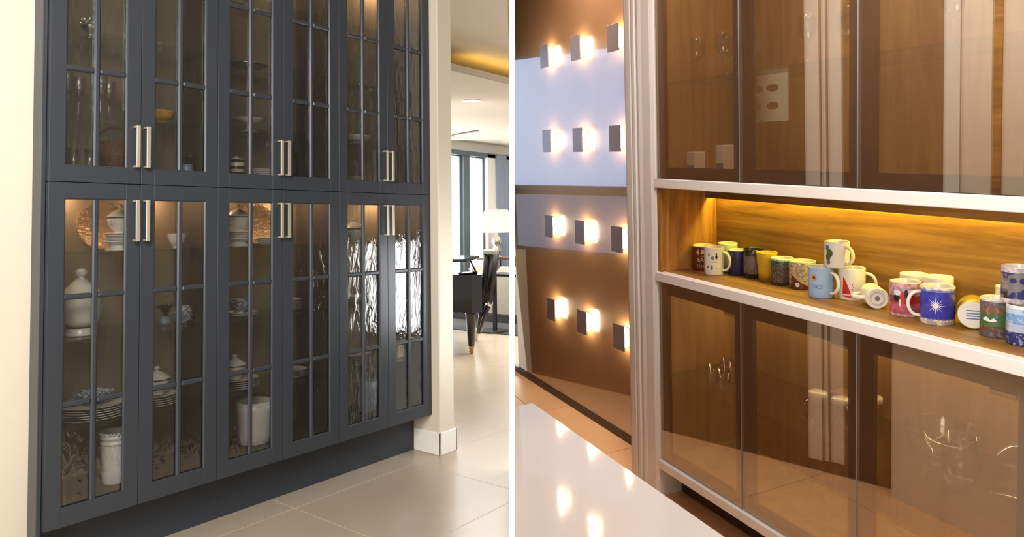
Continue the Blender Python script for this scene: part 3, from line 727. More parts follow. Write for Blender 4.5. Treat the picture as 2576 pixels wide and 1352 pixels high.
# ================================================================== MUG-CABINET ROOM
CUR['right'] = True
def right_of(p): return (CAMI @ (MR @ Vector((p[0], p[1], 0.0)))).x - 0.006
def side_at(z): return lambda p: (CAMI @ (MR @ Vector((p[0], p[1], z)))).x - 0.006
# floor, ceiling
m = MB(); m.prism(clip([(-1.9, -1.7), (1.9, -1.7), (1.9, 0.185), (-1.9, 0.185)], right_of), -0.05, -0.004)
rf = m.build('floor_kitchen', 'grout'); struct(rf, 'peach tiled floor of the mug cabinet room')
for i in range(-4, 4):
    for j in range(-3, 1):
        x0, y0 = 0.16 + i * .6, -0.02 + j * .6
        q = [(x0 + .002, y0 + .002), (x0 + .598, y0 + .002), (x0 + .598, min(.18, y0 + .598)), (x0 + .002, min(.18, y0 + .598))]
        q = clip(q, right_of)
        if len(q) > 2:
            mm = MB(); mm.prism(q, -.004, 0); mm.build('tile', 'peach_floor', rf)
m = MB(); m.prism(clip([(-1.9, -1.7), (1.9, -1.7), (1.9, 0.3), (-1.9, 0.3)], side_at(2.45)), 2.45, 2.5)
struct(m.build('ceiling_kitchen', 'brown_paint'))
# brown glass panel with its dark plinth
m = MB(); m.prism(clip([(-1.9, 0.18), (-0.22, 0.18), (-0.22, 0.2), (-1.9, 0.2)], side_at(1.2)), 0.035, 2.45)
struct(m.build('wall_panel', 'brown_glass_panel'), 'glossy brown glass wall carrying the square sconces')
m = MB(); m.prism(clip([(-1.9, 0.172), (-0.2, 0.172), (-0.2, 0.2), (-1.9, 0.2)], right_of), 0.0, 0.034)
struct(m.build('baseboard_panel', 'dark_plinth'), 'dark plinth strip under the brown glass wall')
# post: fluted white casing
prof = [(-0.205, 0.02), (-0.205, 0.0), (-0.188, 0.0), (-0.188, 0.03), (-0.182, 0.03), (-0.182, -0.012), (-0.15, -0.012), (-0.148, -0.004), (-0.135, -0.004), (-0.133, -0.014),
        (-0.118, -0.014), (-0.116, -0.004), (-0.104, -0.004), (-0.102, -0.012), (-0.088, -0.016), (-0.07, -0.012), (-0.02, -0.012), (-0.001, -0.006), (-0.001, 0.38), (-0.205, 0.38)]
m = MB(); m.prism(list(reversed(prof)), 0.0, 2.45)
struct(m.build('trim_4', 'white_frame'), 'fluted white post beside the mug cabinet')
m = MB(); m.box(-0.2045, -0.1885, 0.001, 0.02, 0.0, 2.45)  # dark strip put in for the shade of the gap
struct(m.build('trim_5', 'dark_plinth'), 'dark strip standing in for the shadow gap along the white post')
# ------------------------------------------------------------------ glass-fronted cabinets, three doors each
XE = 1.80
DWR = 0.45
def right_cab(name, label, z0, z1, shelf_z, board_mat):
    t = thing(name, label, 'cabinet')
    b = MB(); b.box(0.0, XE, 0.36, 0.375, z0, z1); b.build('back_panel', board_mat, t)
    for (a, c) in ((0.0, 0.016), (XE - .016, XE)):
        b = MB(); b.box(a, c, 0.026, 0.36, z0, z1); b.build('side_panel', board_mat, t)
    b = MB(); b.box(0.016, XE - .016, 0.026, 0.36, z0, z0 + .012); b.build('bottom_board', board_mat, t)
    b = MB(); b.box(0.016, XE - .016, 0.026, 0.36, z1 - .012, z1); b.build('top_board', board_mat, t)
    b = MB(); b.box(0.018, XE - .018, 0.03, 0.355, shelf_z - .008, shelf_z); b.build('shelf', 'shelf_glass', t)
    b = MB(); b.box(0.03, XE - .03, 0.30, 0.315, z1 - .024, z1 - .0125); b.build('light_strip', 'cabinet_led', t)
    for k in range(4):
        x0 = k * DWR + .0015; x1 = (k + 1) * DWR - .0015
        b = MB(); w = 0.046
        b.box(x0, x0 + w, 0.006, 0.022, z0 + .001, z1 - .001); b.box(x1 - .032, x1, 0.006, 0.022, z0 + .001, z1 - .001)
        b.box(x0 + w, x1 - .032, 0.006, 0.022, z0 + .001, z0 + .042); b.box(x0 + w, x1 - .032, 0.006, 0.022, z1 - .048, z1 - .001)
        d = b.build('door', 'door_frame_dark', t)
        b = MB(); b.box(x0, x1, 0.0, 0.005, z0 + .001, z1 - .001); b.build('pane', 'bronze_glass', d)
        b = MB(); b.box(x1 - .0005, x1 + .0025, -0.001, 0.006, z0 + .001, z1 - .001); b.build('edge_trim', 'door_frame_light', d)
        if k == 0:
            b = MB(); b.box(x0, x0 + .044, 0.0052, 0.0058, z0 + .001, z1 - .001); b.build('pale_stile', 'door_frame_light', d)
        b = MB(); b.box(x1 - .11, x1 - .045, 0.0235, 0.034, z1 - .07, z1 - .055, .003); b.build('hinge', 'silver', d)
    return t
right_cab('glazed_wall_cabinet', 'bronze glass wall cabinet above the lit mug niche', 1.269, 2.43, 1.632, 'cab_wood')
right_cab('glazed_base_cabinet', 'bronze glass base cabinet below the lit mug niche', 0.156, 0.870, 0.500, 'cab_wood')
m = MB(); m.box(0.0, XE, -0.012, 0.37, 1.233, 1.268, .002); tag(m.build('rail', 'white_frame'), 'white horizontal rail above the mug niche', 'rail')
m = MB(); m.box(0.0, XE, -0.012, 0.024, 0.871, 0.906, .002); tag(m.build('rail', 'white_frame'), 'white horizontal rail along the front of the mug shelf', 'rail')
m = MB(); m.box(0.0, XE, -0.012, 0.36, 0.120, 0.155, .002); tag(m.build('rail', 'white_frame'), 'white horizontal rail under the lower glass doors', 'rail')
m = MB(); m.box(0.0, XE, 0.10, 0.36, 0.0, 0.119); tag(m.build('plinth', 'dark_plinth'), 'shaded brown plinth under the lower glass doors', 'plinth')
ND = 0.275
t = thing('mug_niche', 'honey wood niche lit by a yellow strip, holding the mugs', 'niche')
b = MB(); b.box(0.018, XE, ND, ND + .015, 0.9062, 1.232); b.build('back_panel', 'honey_wood', t)
b = MB(); b.box(0.0005, 0.018, 0.0, ND + .015, 0.9065, 1.2325); b.build('side_panel', 'honey_wood_v', t)
b = MB(); b.box(0.0005, XE, 0.0245, ND + .015, 0.873, 0.9055); b.build('shelf_board', 'honey_wood', t)
b = MB(); b.box(0.018, XE, ND - .055, ND - .043, 1.182, 1.232); b.build('valance', 'honey_wood', t)
b = MB(); b.box(0.03, XE - .03, ND - .03, ND - .012, 1.218, 1.230); b.build('led_strip', 'yellow_led', t)
# ------------------------------------------------------------------ sconces on the brown panel
rows = [(0.508, 'lowest'), (0.966, 'second lowest'), (1.428, 'second highest'), (1.88, 'highest')]
cols = [(-1.165, 'column farthest from the white post'), (-0.835, 'middle column'), (-0.50, 'column half hidden by the white post')]
for cx, cn in cols:
    for zz, rn in rows:
        t = thing('wall_sconce', rn + ' square sconce in the ' + cn, 'sconce', (cx, 0.18, zz), 0, 'square sconces on the brown glass wall')
        b = MB(); b.box(-.045, .045, -.042, -.036, -.06, .06, .001); b.build('front_plate', 'sconce_grey', t)
        b = MB(); b.box(-.03, .03, -.007, -.0005, -.045, .045, .001); b.build('back_plate', 'white_frame', t)
        b = MB(); b.box(-.016, .034, -.036, -.007, -.044, .044, .006); b.build('lamp', 'sconce_lamp', t)
# ------------------------------------------------------------------ white counter in front
pl = clip([(0.402, -0.756), (0.402, -1.7), (1.5, -1.7), (1.5, -0.756)], side_at(0.63))
t = thing('island_counter', 'white quartz island counter in the near corner', 'counter')
b = MB(); b.prism(pl, 0.62, 0.65); b.build('counter_top', 'quartz', t)
pb = clip([(0.422, -0.776), (0.422, -1.7), (1.48, -1.7), (1.48, -0.776)], side_at(0.0))
pb = clip(pb, side_at(0.63))
b = MB(); b.prism(pb, 0.0, 0.62); b.build('body', 'white_frame', t)
# ------------------------------------------------------------------ flat pieces added on the divider's kitchen face for the glass doors to mirror
def on_div(name, mat, z0, z1, y0, y1, label, kind=True, th=0.003):
    b = MB(); b.box(0.0030, 0.0030 + th, y0, y1, z0, z1)
    o = b.build(name, mat); RIGHT.remove(o); zc = (z0 + z1) / 2
    o.matrix_world = CAMM @ Matrix.Translation((0, 0, zc)) @ Matrix.Rotation(0.072, 4, 'X') @ Matrix.Translation((0, 0, -zc))   # plumb in the kitchen
    if kind: struct(o, label)
    return o
on_div('added_brown_facing', 'brown_paint', 1.6, 4.3, -1.5, 1.3, 'brown facing added to the kitchen side of the divider', th=0.0008)  # unseen dark ground added for what the glass doors mirror
for k, (a, c) in enumerate(((2.24, 2.29), (2.30, 2.315), (2.325, 2.38))):
    on_div('trim_%d' % (6 + k), 'white_frame', a, c, -1.5, 1.2, 'white door casing strip on the added divider', th=.003)
on_div('trim_9', 'white_frame', 1.84, 1.89, -1.5, 1.2, 'white casing strip beside the pale tiles', th=.003)
on_div('wall_tiled', 'tile_white', 1.745, 1.835, -1.5, 1.2, 'pale tiled strip of the added divider', th=.002)
on_div('trim_10', 'honey_wood_v', 1.715, 1.742, -1.5, 1.2, 'wooden edge strip on the added divider', th=.003)
on_div('wall_pale', 'tile_white', 1.56, 1.712, -1.5, 1.2, 'pale wall strip at the end of the added divider', th=.002)
o = on_div('window_8', 'win_frame', 3.42, 4.37, -0.80, 0.36, 'wide bluish lit window added on the divider, mirrored in the brown panel', th=.002)
b = MB(); b.box(.0052, .006, -.78, -.035, 3.44, 4.36); b.build('pane', 'blue_added_window', o)  # lit sheet added so the brown panel mirrors its blue
b = MB(); b.box(.0052, .006, .02, .34, 3.44, 4.36); b.build('haze_sheet', 'haze_glow', o)  # dim glowing sheet added to imitate grey-blue haze in the panel
# daylight window of the cabinet room, behind the brown panel
m = MB(); m.box(-2.32, -1.2, 0.52, 0.56, 0.0, 2.6)
struct(m.build('wall_right', 'white_paint'), 'white wall with a daylit window opposite the cabinets')
m = MB()
m.box(-2.00, -1.40, 0.505, 0.52, 0.04, 0.08); m.box(-2.00, -1.40, 0.505, 0.52, 0.76, 0.80); m.box(-2.00, -1.96, 0.505, 0.52, .08, .76); m.box(-1.44, -1.40, 0.505, 0.52, .08, .76)
w = struct(m.build('window_9', 'win_frame'), 'daylit window mirrored in the cabinet doors')
m = MB(); m.box(-1.96, -1.44, 0.512, 0.518, .08, .76); m.build('pane', 'daylight_window', w)
# ------------------------------------------------------------------ mugs
CAMR = MR.inverted() @ eye
def facing(x, y): return math.atan2(CAMR.y - y, CAMR.x - x)
def bend(polys, r, z0, a0):
    """Flat (u, v) shapes wrapped on a cylinder of radius r: u along the arc (positive to the viewer's right), v up."""
    bm = bmesh.new()
    for P in polys:
        vs = [bm.verts.new((u, v, 0)) for u, v in P]
        try: bm.faces.new(vs)
        except ValueError: pass
    bmesh.ops.triangulate(bm, faces=bm.faces)
    for _ in range(2):
        le = [e for e in bm.edges if abs(e.verts[0].co.x - e.verts[1].co.x) > 0.006]
        if le: bmesh.ops.subdivide_edges(bm, edges=le, cuts=2); bmesh.ops.triangulate(bm, faces=bm.faces)
    out = MB()
    for v in bm.verts:
        a = a0 + v.co.x / r
        out.v.append((r * math.cos(a), r * math.sin(a), z0 + v.co.y))
    bm.verts.index_update()
    for f in bm.faces: out.face(tuple(v.index for v in f.verts), True)
    bm.free(); return out
def text_polys(body, size):
    cu = bpy.data.curves.new('t', 'FONT'); cu.body = body; cu.size = size; cu.align_x = 'CENTER'
    ob = bpy.data.objects.new('t', cu); COL.objects.link(ob)
    dg = bpy.context.evaluated_depsgraph_get(); me = bpy.data.meshes.new_from_object(ob.evaluated_get(dg))
    polys = [[(me.vertices[i].co.x, me.vertices[i].co.y) for i in p.vertices] for p in me.polygons]
    bpy.data.objects.remove(ob); bpy.data.curves.remove(cu); bpy.data.meshes.remove(me)
    return polys
def disc(u, v, r, n=14, sx=1.0): return [(u + r * sx * math.cos(2 * PI * k / n), v + r * math.sin(2 * PI * k / n)) for k in range(n)]
def mug(x, y, r, h, label, out, inn='mug_white', hang=None, z=0.9060, taper=0.0, hmat=None, foot=0.0, name='mug', rot=None, loc=None, round_=0.004):
    t = thing(name, label, 'mug', loc or (x, y, z), 0, 'mugs on the niche shelf', rot=rot)
    rb = r * (1 - taper); w = 0.0035
    b = MB(); b.lathe([(0, .001), (rb - .006, .001), (rb - .004, 0.0), (rb - .0015, 0.0), (rb, round_), (r, h - .002)], 40, c1=False); b.build('body', out, t)
    b = MB(); b.lathe([(r, h - .002), (r - .0008, h), (r - w + .0006, h), (r - w, h - .002), (rb - w, .008), (0, .006)], 40, c0=False); b.build('lining', inn, t)
    if hang is not None:
        rr = (r + rb) / 2; ca, sa = math.cos(hang), math.sin(hang); path = []
        for k in range(15):
            q = -PI / 2 + PI * k / 14
            e = rr - .002 + .030 * math.cos(q) ** .75 if abs(math.cos(q)) > 1e-6 else rr - .002
            path.append((e * ca, e * sa, h * .5 + h * .33 * math.sin(q)))
        b = MB(); b.tube(path, 0.0048, 10, 1.35, up=(ca, sa, 0.001)); b.build('handle', hmat or out, t)
    return t
def deco(t, polys, r, z0, a0, mat, name='print'):
    o = bend(polys, r + .0005, z0, a0); return o.build(name, mat, t)
W_, CRM = (236, 228, 212), (236, 214, 170)
plain('mug_white', (240, 234, 222), 0.2, var=0.02)
plain('mug_cream', (240, 224, 186), 0.2, var=0.03)
plain('mug_black', (26, 24, 24), 0.2)
plain('ink_black', (30, 28, 30), 0.4); plain('ink_red', (196, 40, 34), 0.35); plain('ink_green', (78, 104, 52), 0.4, var=0.3, nscale=60)
plain('ink_blue', (96, 120, 170), 0.4, var=0.2); plain('ink_orange', (224, 138, 44), 0.4); plain('ink_cream', (226, 188, 132), 0.4); plain('ink_grey', (120, 118, 118), 0.4)
plain('ink_white', (232, 228, 232), 0.4)
plain('mug_brown', (104, 46, 22), 0.25, var=0.25, nscale=25)
plain('mug_navy', (46, 48, 104), 0.25, var=0.5, nscale=30)
plain('mug_yellow', (234, 192, 48), 0.25, var=0.06)
plain('mug_lightblue', (160, 192, 232), 0.25, var=0.06)
plain('mug_gold', (200, 166, 60), 0.25, metal=0.5, var=0.15)
plain('mug_pale', (214, 226, 176), 0.25, var=0.04)
bands('mug_green', [(0, (50, 44, 42)), (0.1, (92, 80, 72)), (0.74, (36, 92, 70)), (0.93, (236, 236, 224))], 0.45, 150, [(60, 44, 40), (150, 138, 124)])
bands('mug_patch', [(0, (70, 26, 22)), (0.2, (214, 196, 160)), (0.9, (240, 230, 200))], 0.6, 110, [(150, 124, 80), (110, 100, 70), (226, 200, 150)])
bands('mug_pink', [(0, (240, 200, 196)), (0.1, (206, 110, 130)), (0.4, (150, 70, 62)), (0.62, (196, 168, 176)), (0.86, (236, 186, 188))], 0.4, 60, [(170, 60, 60), (120, 70, 90)])
bands('mug_blueflower', [(0, (244, 226, 190)), (0.16, (64, 66, 176)), (0.9, (150, 156, 196)), (0.95, (246, 240, 226))], 0.5, 70, [(44, 40, 150)])
bands('mug_land', [(0, (96, 84, 100)), (0.14, (112, 72, 66)), (0.3, (60, 110, 76)), (0.62, (128, 84, 60)), (0.82, (104, 92, 98)), (0.95, (238, 230, 222))], 0.45, 70, [(70, 104, 74), (150, 150, 130)], nlo=.55, nhi=.6)
bands('mug_sea', [(0, (50, 56, 110)), (0.34, (176, 186, 206)), (0.55, (120, 160, 206)), (0.8, (176, 204, 228)), (0.94, (240, 238, 232))], 0.4, 60, [(70, 84, 140), (206, 220, 232)], nlo=.55, nhi=.6)
bands('mug_photo', [(0, (232, 214, 226)), (0.14, (50, 42, 50)), (0.4, (150, 132, 136)), (0.62, (78, 70, 100)), (0.86, (222, 208, 222))], 0.45, 60, [(60, 54, 68), (170, 156, 156)])
bands('mug_dark', [(0, (34, 26, 34)), (0.16, (120, 112, 92)), (0.8, (40, 30, 34))], 0.45, 90, [(70, 56, 50), (130, 122, 102)])
f = facing
t = mug(0.067, 0.170, 0.046, 0.096, 'dark brown mug with cream rim and lettering, by the niche side', 'mug_brown', 'mug_cream')
a = f(.062, .172)
deco(t, text_polys('EAR', .022), .046, .038, a - .15, 'ink_cream', 'lettering')
deco(t, [[(-.024, .074), (-.016, .086), (-.012, .072), (-.016, .062)], [(-.006, .068), (.016, .070), (.016, .082), (-.004, .084)], [(-.006, .058), (.01, .058), (.01, .061), (-.006, .061)]], .046, 0, a - .15, 'ink_cream')
deco(t, [[(-.022 + k * .008, .016), (-.017 + k * .008, .016), (-.017 + k * .008, .026), (-.022 + k * .008, .026)] for k in range(6)], .046, 0, a - .15, 'ink_grey')
t = mug(0.162, 0.138, 0.0365, 0.104, 'white mug with small penguin prints and a big loop handle', 'mug_white', hang=f(.162, .138) + 1.05)
a = f(.162, .138)
deco(t, [disc(.008, .070, .0085, sx=.5), disc(.008, .081, .0035), disc(-.020, .078, .006, sx=.5)], .0365, 0, a, 'ink_black')
deco(t, [disc(-.006, .066, .007, sx=.8), disc(-.010, .030, .010, sx=.5), disc(-.024, .032, .006, sx=.7)], .0365, 0, a, 'ink_grey')
deco(t, [[(-.018, .050), (.016, .050), (.016, .0515), (-.018, .0515)], [(.004, .028), (.018, .028), (.018, .0295), (.004, .0295)]], .0365, 0, a, 'ink_grey')
mug(0.137, 0.226, 0.037, 0.108, 'pale lime mug peeking out behind the penguin mug', 'mug_pale', 'mug_pale')
mug(0.2135, 0.205, 0.0345, 0.094, 'navy blue mug with white rim behind the penguin mug handle', 'mug_navy')
t = mug(0.284, 0.214, 0.0345, 0.104, 'dark mug with an aged portrait print beside the yellow tumbler', 'mug_dark', 'mug_black', hang=0.75, hmat='mug_black')
deco(t, [disc(0, .055, .024, 18, .62)], .0345, 0, f(.284, .228) - .25, 'ink_grey')
t = thing('yellow_tumbler', 'tapered yellow tumbler between the dark mugs', 'tumbler', (0.3545, 0.21, 0.906), 0, 'mugs on the niche shelf')
b = MB(); b.lathe([(0, .001), (.027, .001), (.0285, 0), (.031, .045), (.0315, .055), (.0335, .058), (.036, .099)], 36, c1=False); b.build('body', 'mug_yellow', t)
b = MB(); b.lathe([(.036, .099), (.0355, .101), (.033, .101), (.0325, .099), (.027, .01), (0, .008)], 36, c0=False); b.build('lining', 'mug_yellow', t)
mug(0.4305, 0.205, 0.0375, 0.092, 'dark patterned mug with a green band under its white rim', 'mug_green', hang=0.75, hmat='mug_cream')
t = mug(0.514, 0.21, 0.0425, 0.092, 'cream and brown patterned mug with a curved motif', 'mug_patch', 'mug_cream', hang=0.9, hmat='mug_cream')
a = f(.514, .21)
deco(t, [[(-.040 + .080 * k / 10, .052 - .042 * math.sin(PI * .5 * k / 10)) for k in range(11)] + [(.040 - .080 * k / 10, .002 + 0.0 * k) for k in range(11)]], .0425, 0, a, 'mug_brown')
deco(t, [[(-.040 + .080 * k / 10, .055 - .042 * math.sin(PI * .5 * k / 10)) for k in range(11)] + [(.040 - .080 * k / 10, .010 + .042 * (1 - math.sin(PI * .5 * (1 - k / 10)))) for k in range(11)]], .0428, 0, a, 'ink_cream', 'motif_band')
deco(t, [disc(-.016, .016, .0075)], .0428, 0, a, 'ink_white', 'emblem')
t = mug(0.643, 0.152, 0.0375, 0.098, 'light blue mug with an orange sun and dark letters', 'mug_lightblue', 'mug_white', hang=f(.643, .152) + .85, hmat='mug_white')
a = f(.643, .152)
deco(t, [disc(-.018, .066, .0095)], .0375, 0, a - .1, 'ink_orange', 'sun_print')
deco(t, [disc(-.018, .066, .0045)], .0378, 0, a - .1, 'mug_brown', 'sun_centre')
deco(t, text_polys('OKS', .019), .0375, .031, a - .35, 'ink_blue', 'lettering')
t = mug(0.712, 0.206, 0.0395, 0.098, 'white mug with a red sailing boat print', 'mug_white', hang=f(.712, .206) + 1.45)
a = f(.712, .206)
deco(t, [[(-.028, .020), (-.002, .020), (-.010, .044), (-.020, .066), (-.026, .074)]], .0395, 0, a, 'ink_red', 'sail_print')
deco(t, [[(-.026, .012), (.002, .010), (.002, .014), (-.026, .016)]] + [disc(.002 + .003 * (k % 2), .022 + .007 * k, .0016) for k in range(1, 6)] , .0395, 0, a, 'ink_red', 'lettering')
t = mug(0.680, 0.178, 0.0375, 0.080, 'white mug with a green tree, perched on top of two mugs', 'mug_white', hang=f(.68, .178) + .75, z=1.0045, hmat='mug_cream')
a = f(.680, .178)
deco(t, [disc(-.022, .046, .013, sx=.8), disc(-.027, .034, .012, sx=.7)], .0375, 0, a, 'ink_green', 'tree_print')
deco(t, [disc(-.030, .062, .009, sx=.8)], .0373, 0, a, 'ink_blue', 'sky_print')
deco(t, [disc(-.026, .018, .008, sx=.9)], .0374, 0, a, 'ink_grey', 'ground_print')
def tipped(x, y, r, h, az_, label, out, hang, ring):
    """A mug lying on its side, its base turned to the viewer; az_ is the way its mouth points."""
    t = mug(0, 0, r, h, label, out, hang=hang, rot=(0, 0, 0), loc=(x, y, 0.906 + r))
    t.rotation_euler = Vector((math.cos(az_), math.sin(az_), 0)).to_track_quat('Z', 'Y').to_euler()
    b = MB(); b.lathe([(r * .62, -.0004), (r * .62, .0012), (r * .56, .0012), (r * .56, -.0004)], 28, c0=False, c1=False); b.build('base_ring', ring, t)
    b = MB(); b.lathe([(r * .22, -.0003), (r * .22, .0012)], 16); b.build('maker_mark', 'ink_grey', t)
    return t
tipped(0.846, 0.150, 0.031, 0.080, f(.85, .15) + PI + .25, 'small white mug tipped over with its base toward the viewer', 'mug_white', 0.0, 'ink_grey')
t = mug(0.927, 0.157, 0.0385, 0.096, 'pink and red picture mug in front of a white mug', 'mug_pink', 'mug_white')
a = f(.927, .157)
deco(t, [disc(-.006, .054, .018, 14, .32), disc(.010, .052, .017, 14, .35), disc(.022, .048, .016, 14, .4)], .0385, 0, a, 'ink_red', 'figure_print')
deco(t, [disc(-.022, .052, .010, 14, .8), disc(.003, .066, .012, 14, .4)], .0386, 0, a, 'ink_black', 'dark_figure_print')  # dark figure shapes of the mug's picture
deco(t, [disc(-.020, .068, .008, 14, 1.2), disc(.016, .072, .007, 14, 1.1), disc(-.012, .040, .010, 14, .25)], .0387, 0, a, 'ink_white', 'sky_print')
mug(0.897, 0.236, 0.0365, 0.104, 'white mug half hidden behind the pink picture mug', 'mug_white')
t = mug(1.027, 0.150, 0.041, 0.100, 'deep blue mug with a white passion flower drawing', 'mug_blueflower', 'mug_white', hang=f(1.03, .15) - 1.4, hmat='mug_white')
a = f(1.03, .15)
for k in range(16):
    q = 2 * PI * k / 16; ln = .017 if k % 2 else .024
    deco(t, [[(.004 * math.cos(q) - .0011 * math.sin(q), .053 + .004 * math.sin(q) + .0011 * math.cos(q)), (ln * math.cos(q), .053 + ln * math.sin(q)), (.004 * math.cos(q) + .0011 * math.sin(q), .053 + .004 * math.sin(q) - .0011 * math.cos(q))]], .041, 0, a - .1, 'ink_white', 'petal')
deco(t, [disc(0, .053, .0055)], .0412, 0, a - .1, 'ink_white', 'flower_centre')
deco(t, [[(-.05 + k * .0085, .014), (-.046 + k * .0085, .014), (-.046 + k * .0085, .0185), (-.05 + k * .0085, .0185)] for k in range(13)], .041, 0, a, 'ink_blue', 'border')
mug(0.974, 0.232, 0.0365, 0.108, 'white mug half hidden behind the passion flower mug', 'mug_white')
t = tipped(1.118, 0.158, 0.038, 0.074, f(1.1, .15) + PI, 'gold glazed mug lying with its white base outward', 'mug_gold', None, 'ink_white')
b = MB(); b.lathe([(.0345, -.0006), (.0345, .0012)], 32); b.build('white_base', 'mug_white', t)
b = MB()
for k in range(4): b.box(-.016, .016, -.012 + k * .007, -.009 + k * .007, -.0011, -.0007)
b.build('printed_lines', 'ink_blue', t)
t = mug(1.178, 0.15, 0.0345, 0.0955, 'green and brown landscape mug under the photo mug', 'mug_land', hang=1.9)
a = f(1.178, .15)
deco(t, [[(-.03, .046), (-.02, .052), (-.012, .044), (-.004, .050), (.002, .043), (-.006, .040), (-.028, .041)]], .0345, 0, a, 'ink_white', 'peak_print')
deco(t, [[(-.034, .030), (.034, .030), (.034, .046), (.016, .052), (.0, .046), (-.016, .056), (-.034, .058)]], .0344, 0, a, 'ink_green', 'meadow_print')
mug(1.2525, 0.13, 0.0345, 0.0955, 'blue seascape mug at the picture edge', 'mug_sea', hang=0.4)
t = mug(1.235, 0.138, 0.0345, 0.088, 'mug with a dark photo print, stacked on two others', 'mug_photo', 'mug_white', z=1.0022, hang=0.3)
a = f(1.235, .138)
deco(t, [[(-.022, .016), (.03, .016), (.03, .078), (-.006, .074), (-.022, .066)]], .0345, 0, a, 'ink_grey', 'photo_print')
deco(t, [[(-.022, .016), (.03, .016), (.03, .036), (.014, .040), (.004, .030), (-.012, .028)], disc(-.010, .056, .006, 12, 1.3), disc(.012, .056, .008, 12, 1.2)], .0347, 0, a, 'mug_navy', 'dark_shape_print')  # dark shapes belonging to the printed picture
mug(1.143, 0.247, 0.022, 0.108, 'white cup showing behind the landscape mug', 'mug_white')
# ------------------------------------------------------------------ glassware behind the bronze doors
def jar(x, y, z, label, hang):
    t = thing('mason_jar', label, 'jar', (x, y, z), 0, 'handled glass jars')
    b = MB(); b.lathe(smooth([(.026, 0), (.03, .004), (.03, .09), (.026, .105), (.025, .112)], 4) + [(.023, .112), (.0275, .09), (.027, .006), (0, .005)], 28); b.build('body', 'clear_glass', t)
    b = MB(); b.lathe([(.028, .108), (.028, .122), (.026, .124), (0, .124)], 28); b.build('lid', 'mug_cream', t)
    ca, sa = math.cos(hang), math.sin(hang)
    b = MB(); b.tube([((.028 + .024 * math.sin(PI * k / 8)) * ca, (.028 + .024 * math.sin(PI * k / 8)) * sa, .03 + .065 * k / 8) for k in range(9)], .004, 8, up=(-sa, ca, 0)); b.build('handle', 'clear_glass', t)
jar(0.69, 0.085, 0.5003, 'handled glass jar with cream lid, nearest the first door edge', f(.69, .1) - 1.3)
jar(0.765, 0.10, 0.5003, 'handled glass jar with cream lid, in the middle of three', f(.77, .1) - .6)
jar(0.80, 0.19, 0.5003, 'handled glass jar with cream lid, behind the other two', 2.6)
for k, (x, y) in enumerate(((0.20, 0.10), (0.265, 0.09), (0.235, 0.165), (0.31, 0.15), (0.165, 0.19))):
    t = thing('glass_mug', ('first', 'second', 'third', 'fourth', 'fifth')[k] + ' small yellow lit glass cup on the lower glass shelf', 'cup', (x, y, 0.5003), -1.0, 'glass cups on the lower shelf')
    b = MB(); b.lathe([(.022, 0), (.024, .003), (.028, .07), (.026, .07), (.021, .008), (0, .008)], 24, rib=.03, ribn=12); b.build('body', 'clear_glass', t)
    b = MB(); b.tube([(.027, 0, .015), (.046, 0, .02), (.05, 0, .042), (.028, 0, .058)], .0035, 8, up=(0, 1, 0)); b.build('handle', 'clear_glass', t)
m = MB(); m.box(.60, .66, .24, .30, .5003, .565, .004); o = m.build('red_tin', 'cork_red'); tag(o, 'small red tin at the back of the lower glass shelf', 'tin')
m = MB(); m.box(.598, .662, .238, .302, .565, .572, .002); m.build('lid', 'brass', o)
t = thing('glass_pitcher', 'cut glass pitcher with a looped handle on the lower glass shelf', 'pitcher', (1.105, 0.13, 0.5003), 0)
b = MB(); b.lathe(smooth([(.036, 0), (.042, .004), (.046, .05), (.038, .1), (.042, .125)], 4) + [(.039, .125), (.043, .05), (.036, .008), (0, .008)], 28, rib=.02, ribn=14); b.build('body', 'clear_glass', t)
a = f(1.1, .13) - 1.4
b = MB(); b.tube([((.04 + .04 * math.sin(PI * k / 9)) * math.cos(a), (.04 + .04 * math.sin(PI * k / 9)) * math.sin(a), .015 + .1 * k / 9) for k in range(10)], .005, 8, up=(-math.sin(a), math.cos(a), 0)); b.build('handle', 'clear_glass', t)
t = thing('cake_dome', 'glass cake dome with a knob beside the glass pitcher', 'dome', (1.235, 0.20, 0.5003), 0)
b = MB(); b.lathe([(.085, 0), (.09, .003), (.09, .008), (0, .008)], 36); b.build('plate', 'clear_glass', t)
b = MB(); b.lathe(smooth([(.082, .0085), (.083, .06), (.075, .1), (.045, .13), (.012, .142)], 4), 36, c0=False, c1=False); b.build('dome', 'clear_glass', t)
b = MB(); b.lathe(smooth([(.006, .142), (.014, .155), (0, .168)], 4), 16); b.build('knob', 'clear_glass', t)
t = thing('glass_bowl', 'large plain glass bowl on the lower glass shelf', 'bowl', (1.0, 0.21, 0.5003), 0)
b = MB(); b.lathe(smooth([(.04, 0), (.044, .004), (.07, .03), (.088, .08), (.092, .1)], 4) + smooth([(.089, .1), (.084, .08), (.066, .035), (0, .008)], 4), 36); b.build('body', 'clear_glass', t)
ordn = ['first', 'second', 'third', 'fourth', 'fifth', 'sixth', 'seventh', 'eighth', 'ninth']
for k, (x, y) in enumerate(((0.10, 0.12), (0.17, 0.20), (0.24, 0.12), (0.31, 0.20), (0.37, 0.12), (0.60, 0.14), (0.68, 0.22), (0.76, 0.14), (1.06, 0.15))):
    wineglass(x, y, 1.6323, 0.16, 0.029, ordn[k] + ' stemmed glass from the white post on the high glass shelf', 'stemmed glasses behind bronze glass')
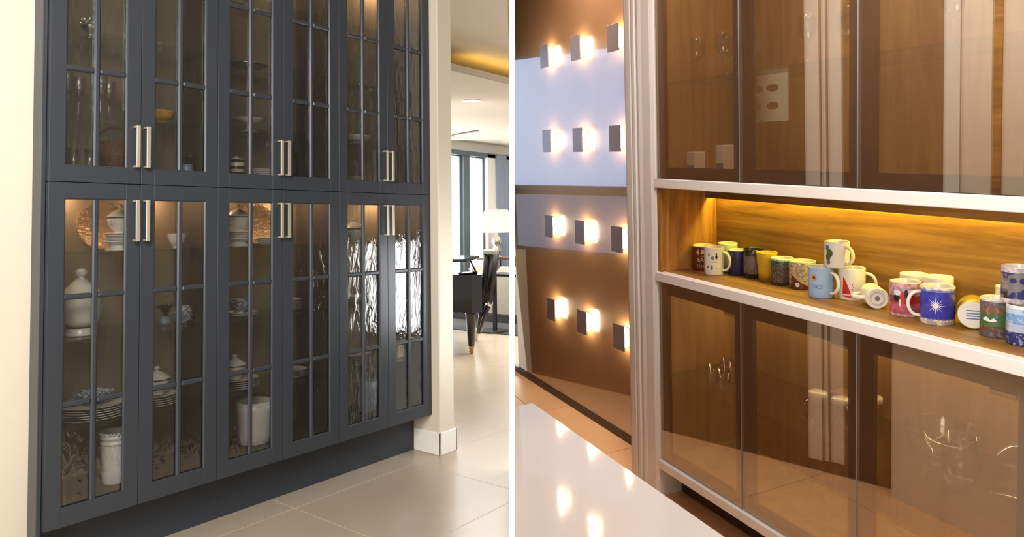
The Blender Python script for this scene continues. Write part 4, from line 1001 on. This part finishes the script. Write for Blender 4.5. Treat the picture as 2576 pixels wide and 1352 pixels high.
# white card with oval holes hanging under the shelf
t = thing('white_rack', 'white board with four oval cut-outs hung under the high glass shelf', 'rack', (0, 0, 0), 0)
def holed(x0, x1, z0, z1, holes, y0, y1):
    """Board in the XZ plane with rounded holes, built from a fine grid with the hole cells left out."""
    nx, nz = 46, 54; b = MB(); cells = set()
    for i in range(nx):
        for j in range(nz):
            cx, cz = x0 + (x1 - x0) * (i + .5) / nx, z0 + (z1 - z0) * (j + .5) / nz
            if not any(abs((cx - hx) / rx) ** 2.6 + abs((cz - hz) / rz) ** 2.6 < 1 for hx, hz, rx, rz in holes): cells.add((i, j))
    vid = {}
    def V(i, j, s):
        if (i, j, s) not in vid:
            vid[i, j, s] = len(b.v); b.v.append((x0 + (x1 - x0) * i / nx, y0 if s == 0 else y1, z0 + (z1 - z0) * j / nz))
        return vid[i, j, s]
    for (i, j) in cells:
        b.face((V(i, j, 0), V(i + 1, j, 0), V(i + 1, j + 1, 0), V(i, j + 1, 0))); b.face((V(i, j, 1), V(i, j + 1, 1), V(i + 1, j + 1, 1), V(i + 1, j, 1)))
        for (di, dj, p, q) in ((-1, 0, (0, 0), (0, 1)), (1, 0, (1, 1), (1, 0)), (0, -1, (1, 0), (0, 0)), (0, 1, (0, 1), (1, 1))):
            if (i + di, j + dj) not in cells:
                b.face((V(i + p[0], j + p[1], 0), V(i + q[0], j + q[1], 0), V(i + q[0], j + q[1], 1), V(i + p[0], j + p[1], 1)))
    return b
holed(0.372, 0.508, 1.466, 1.6235, [(0.375, 1.578, .024, .012), (0.44, 1.578, .03, .012), (0.372, 1.520, .022, .012), (0.44, 1.518, .03, .012)], 0.15, 0.156).build('board', 'mug_white', t)
for k, (x0, x1, h) in enumerate(((.055, .105, .085), (.22, .262, .11))):
    m = MB(); m.box(x0, x1, .10, .15, 1.2815, 1.2815 + h, .003); o = m.build('white_carton', 'mug_white')
    tag(o, ('short' if k == 0 else 'taller') + ' white carton on the floor of the wall cabinet', 'carton')
    m = MB(); m.box(x0 + .004, x1 - .004, .0985, .0999, 1.2815 + h * .1, 1.2815 + h * .4); m.build('printed_label', 'ink_blue', o)
CUR['right'] = False
bpy.context.view_layer.update()
for o in RIGHT:
    o.matrix_world = MR @ o.matrix_basis
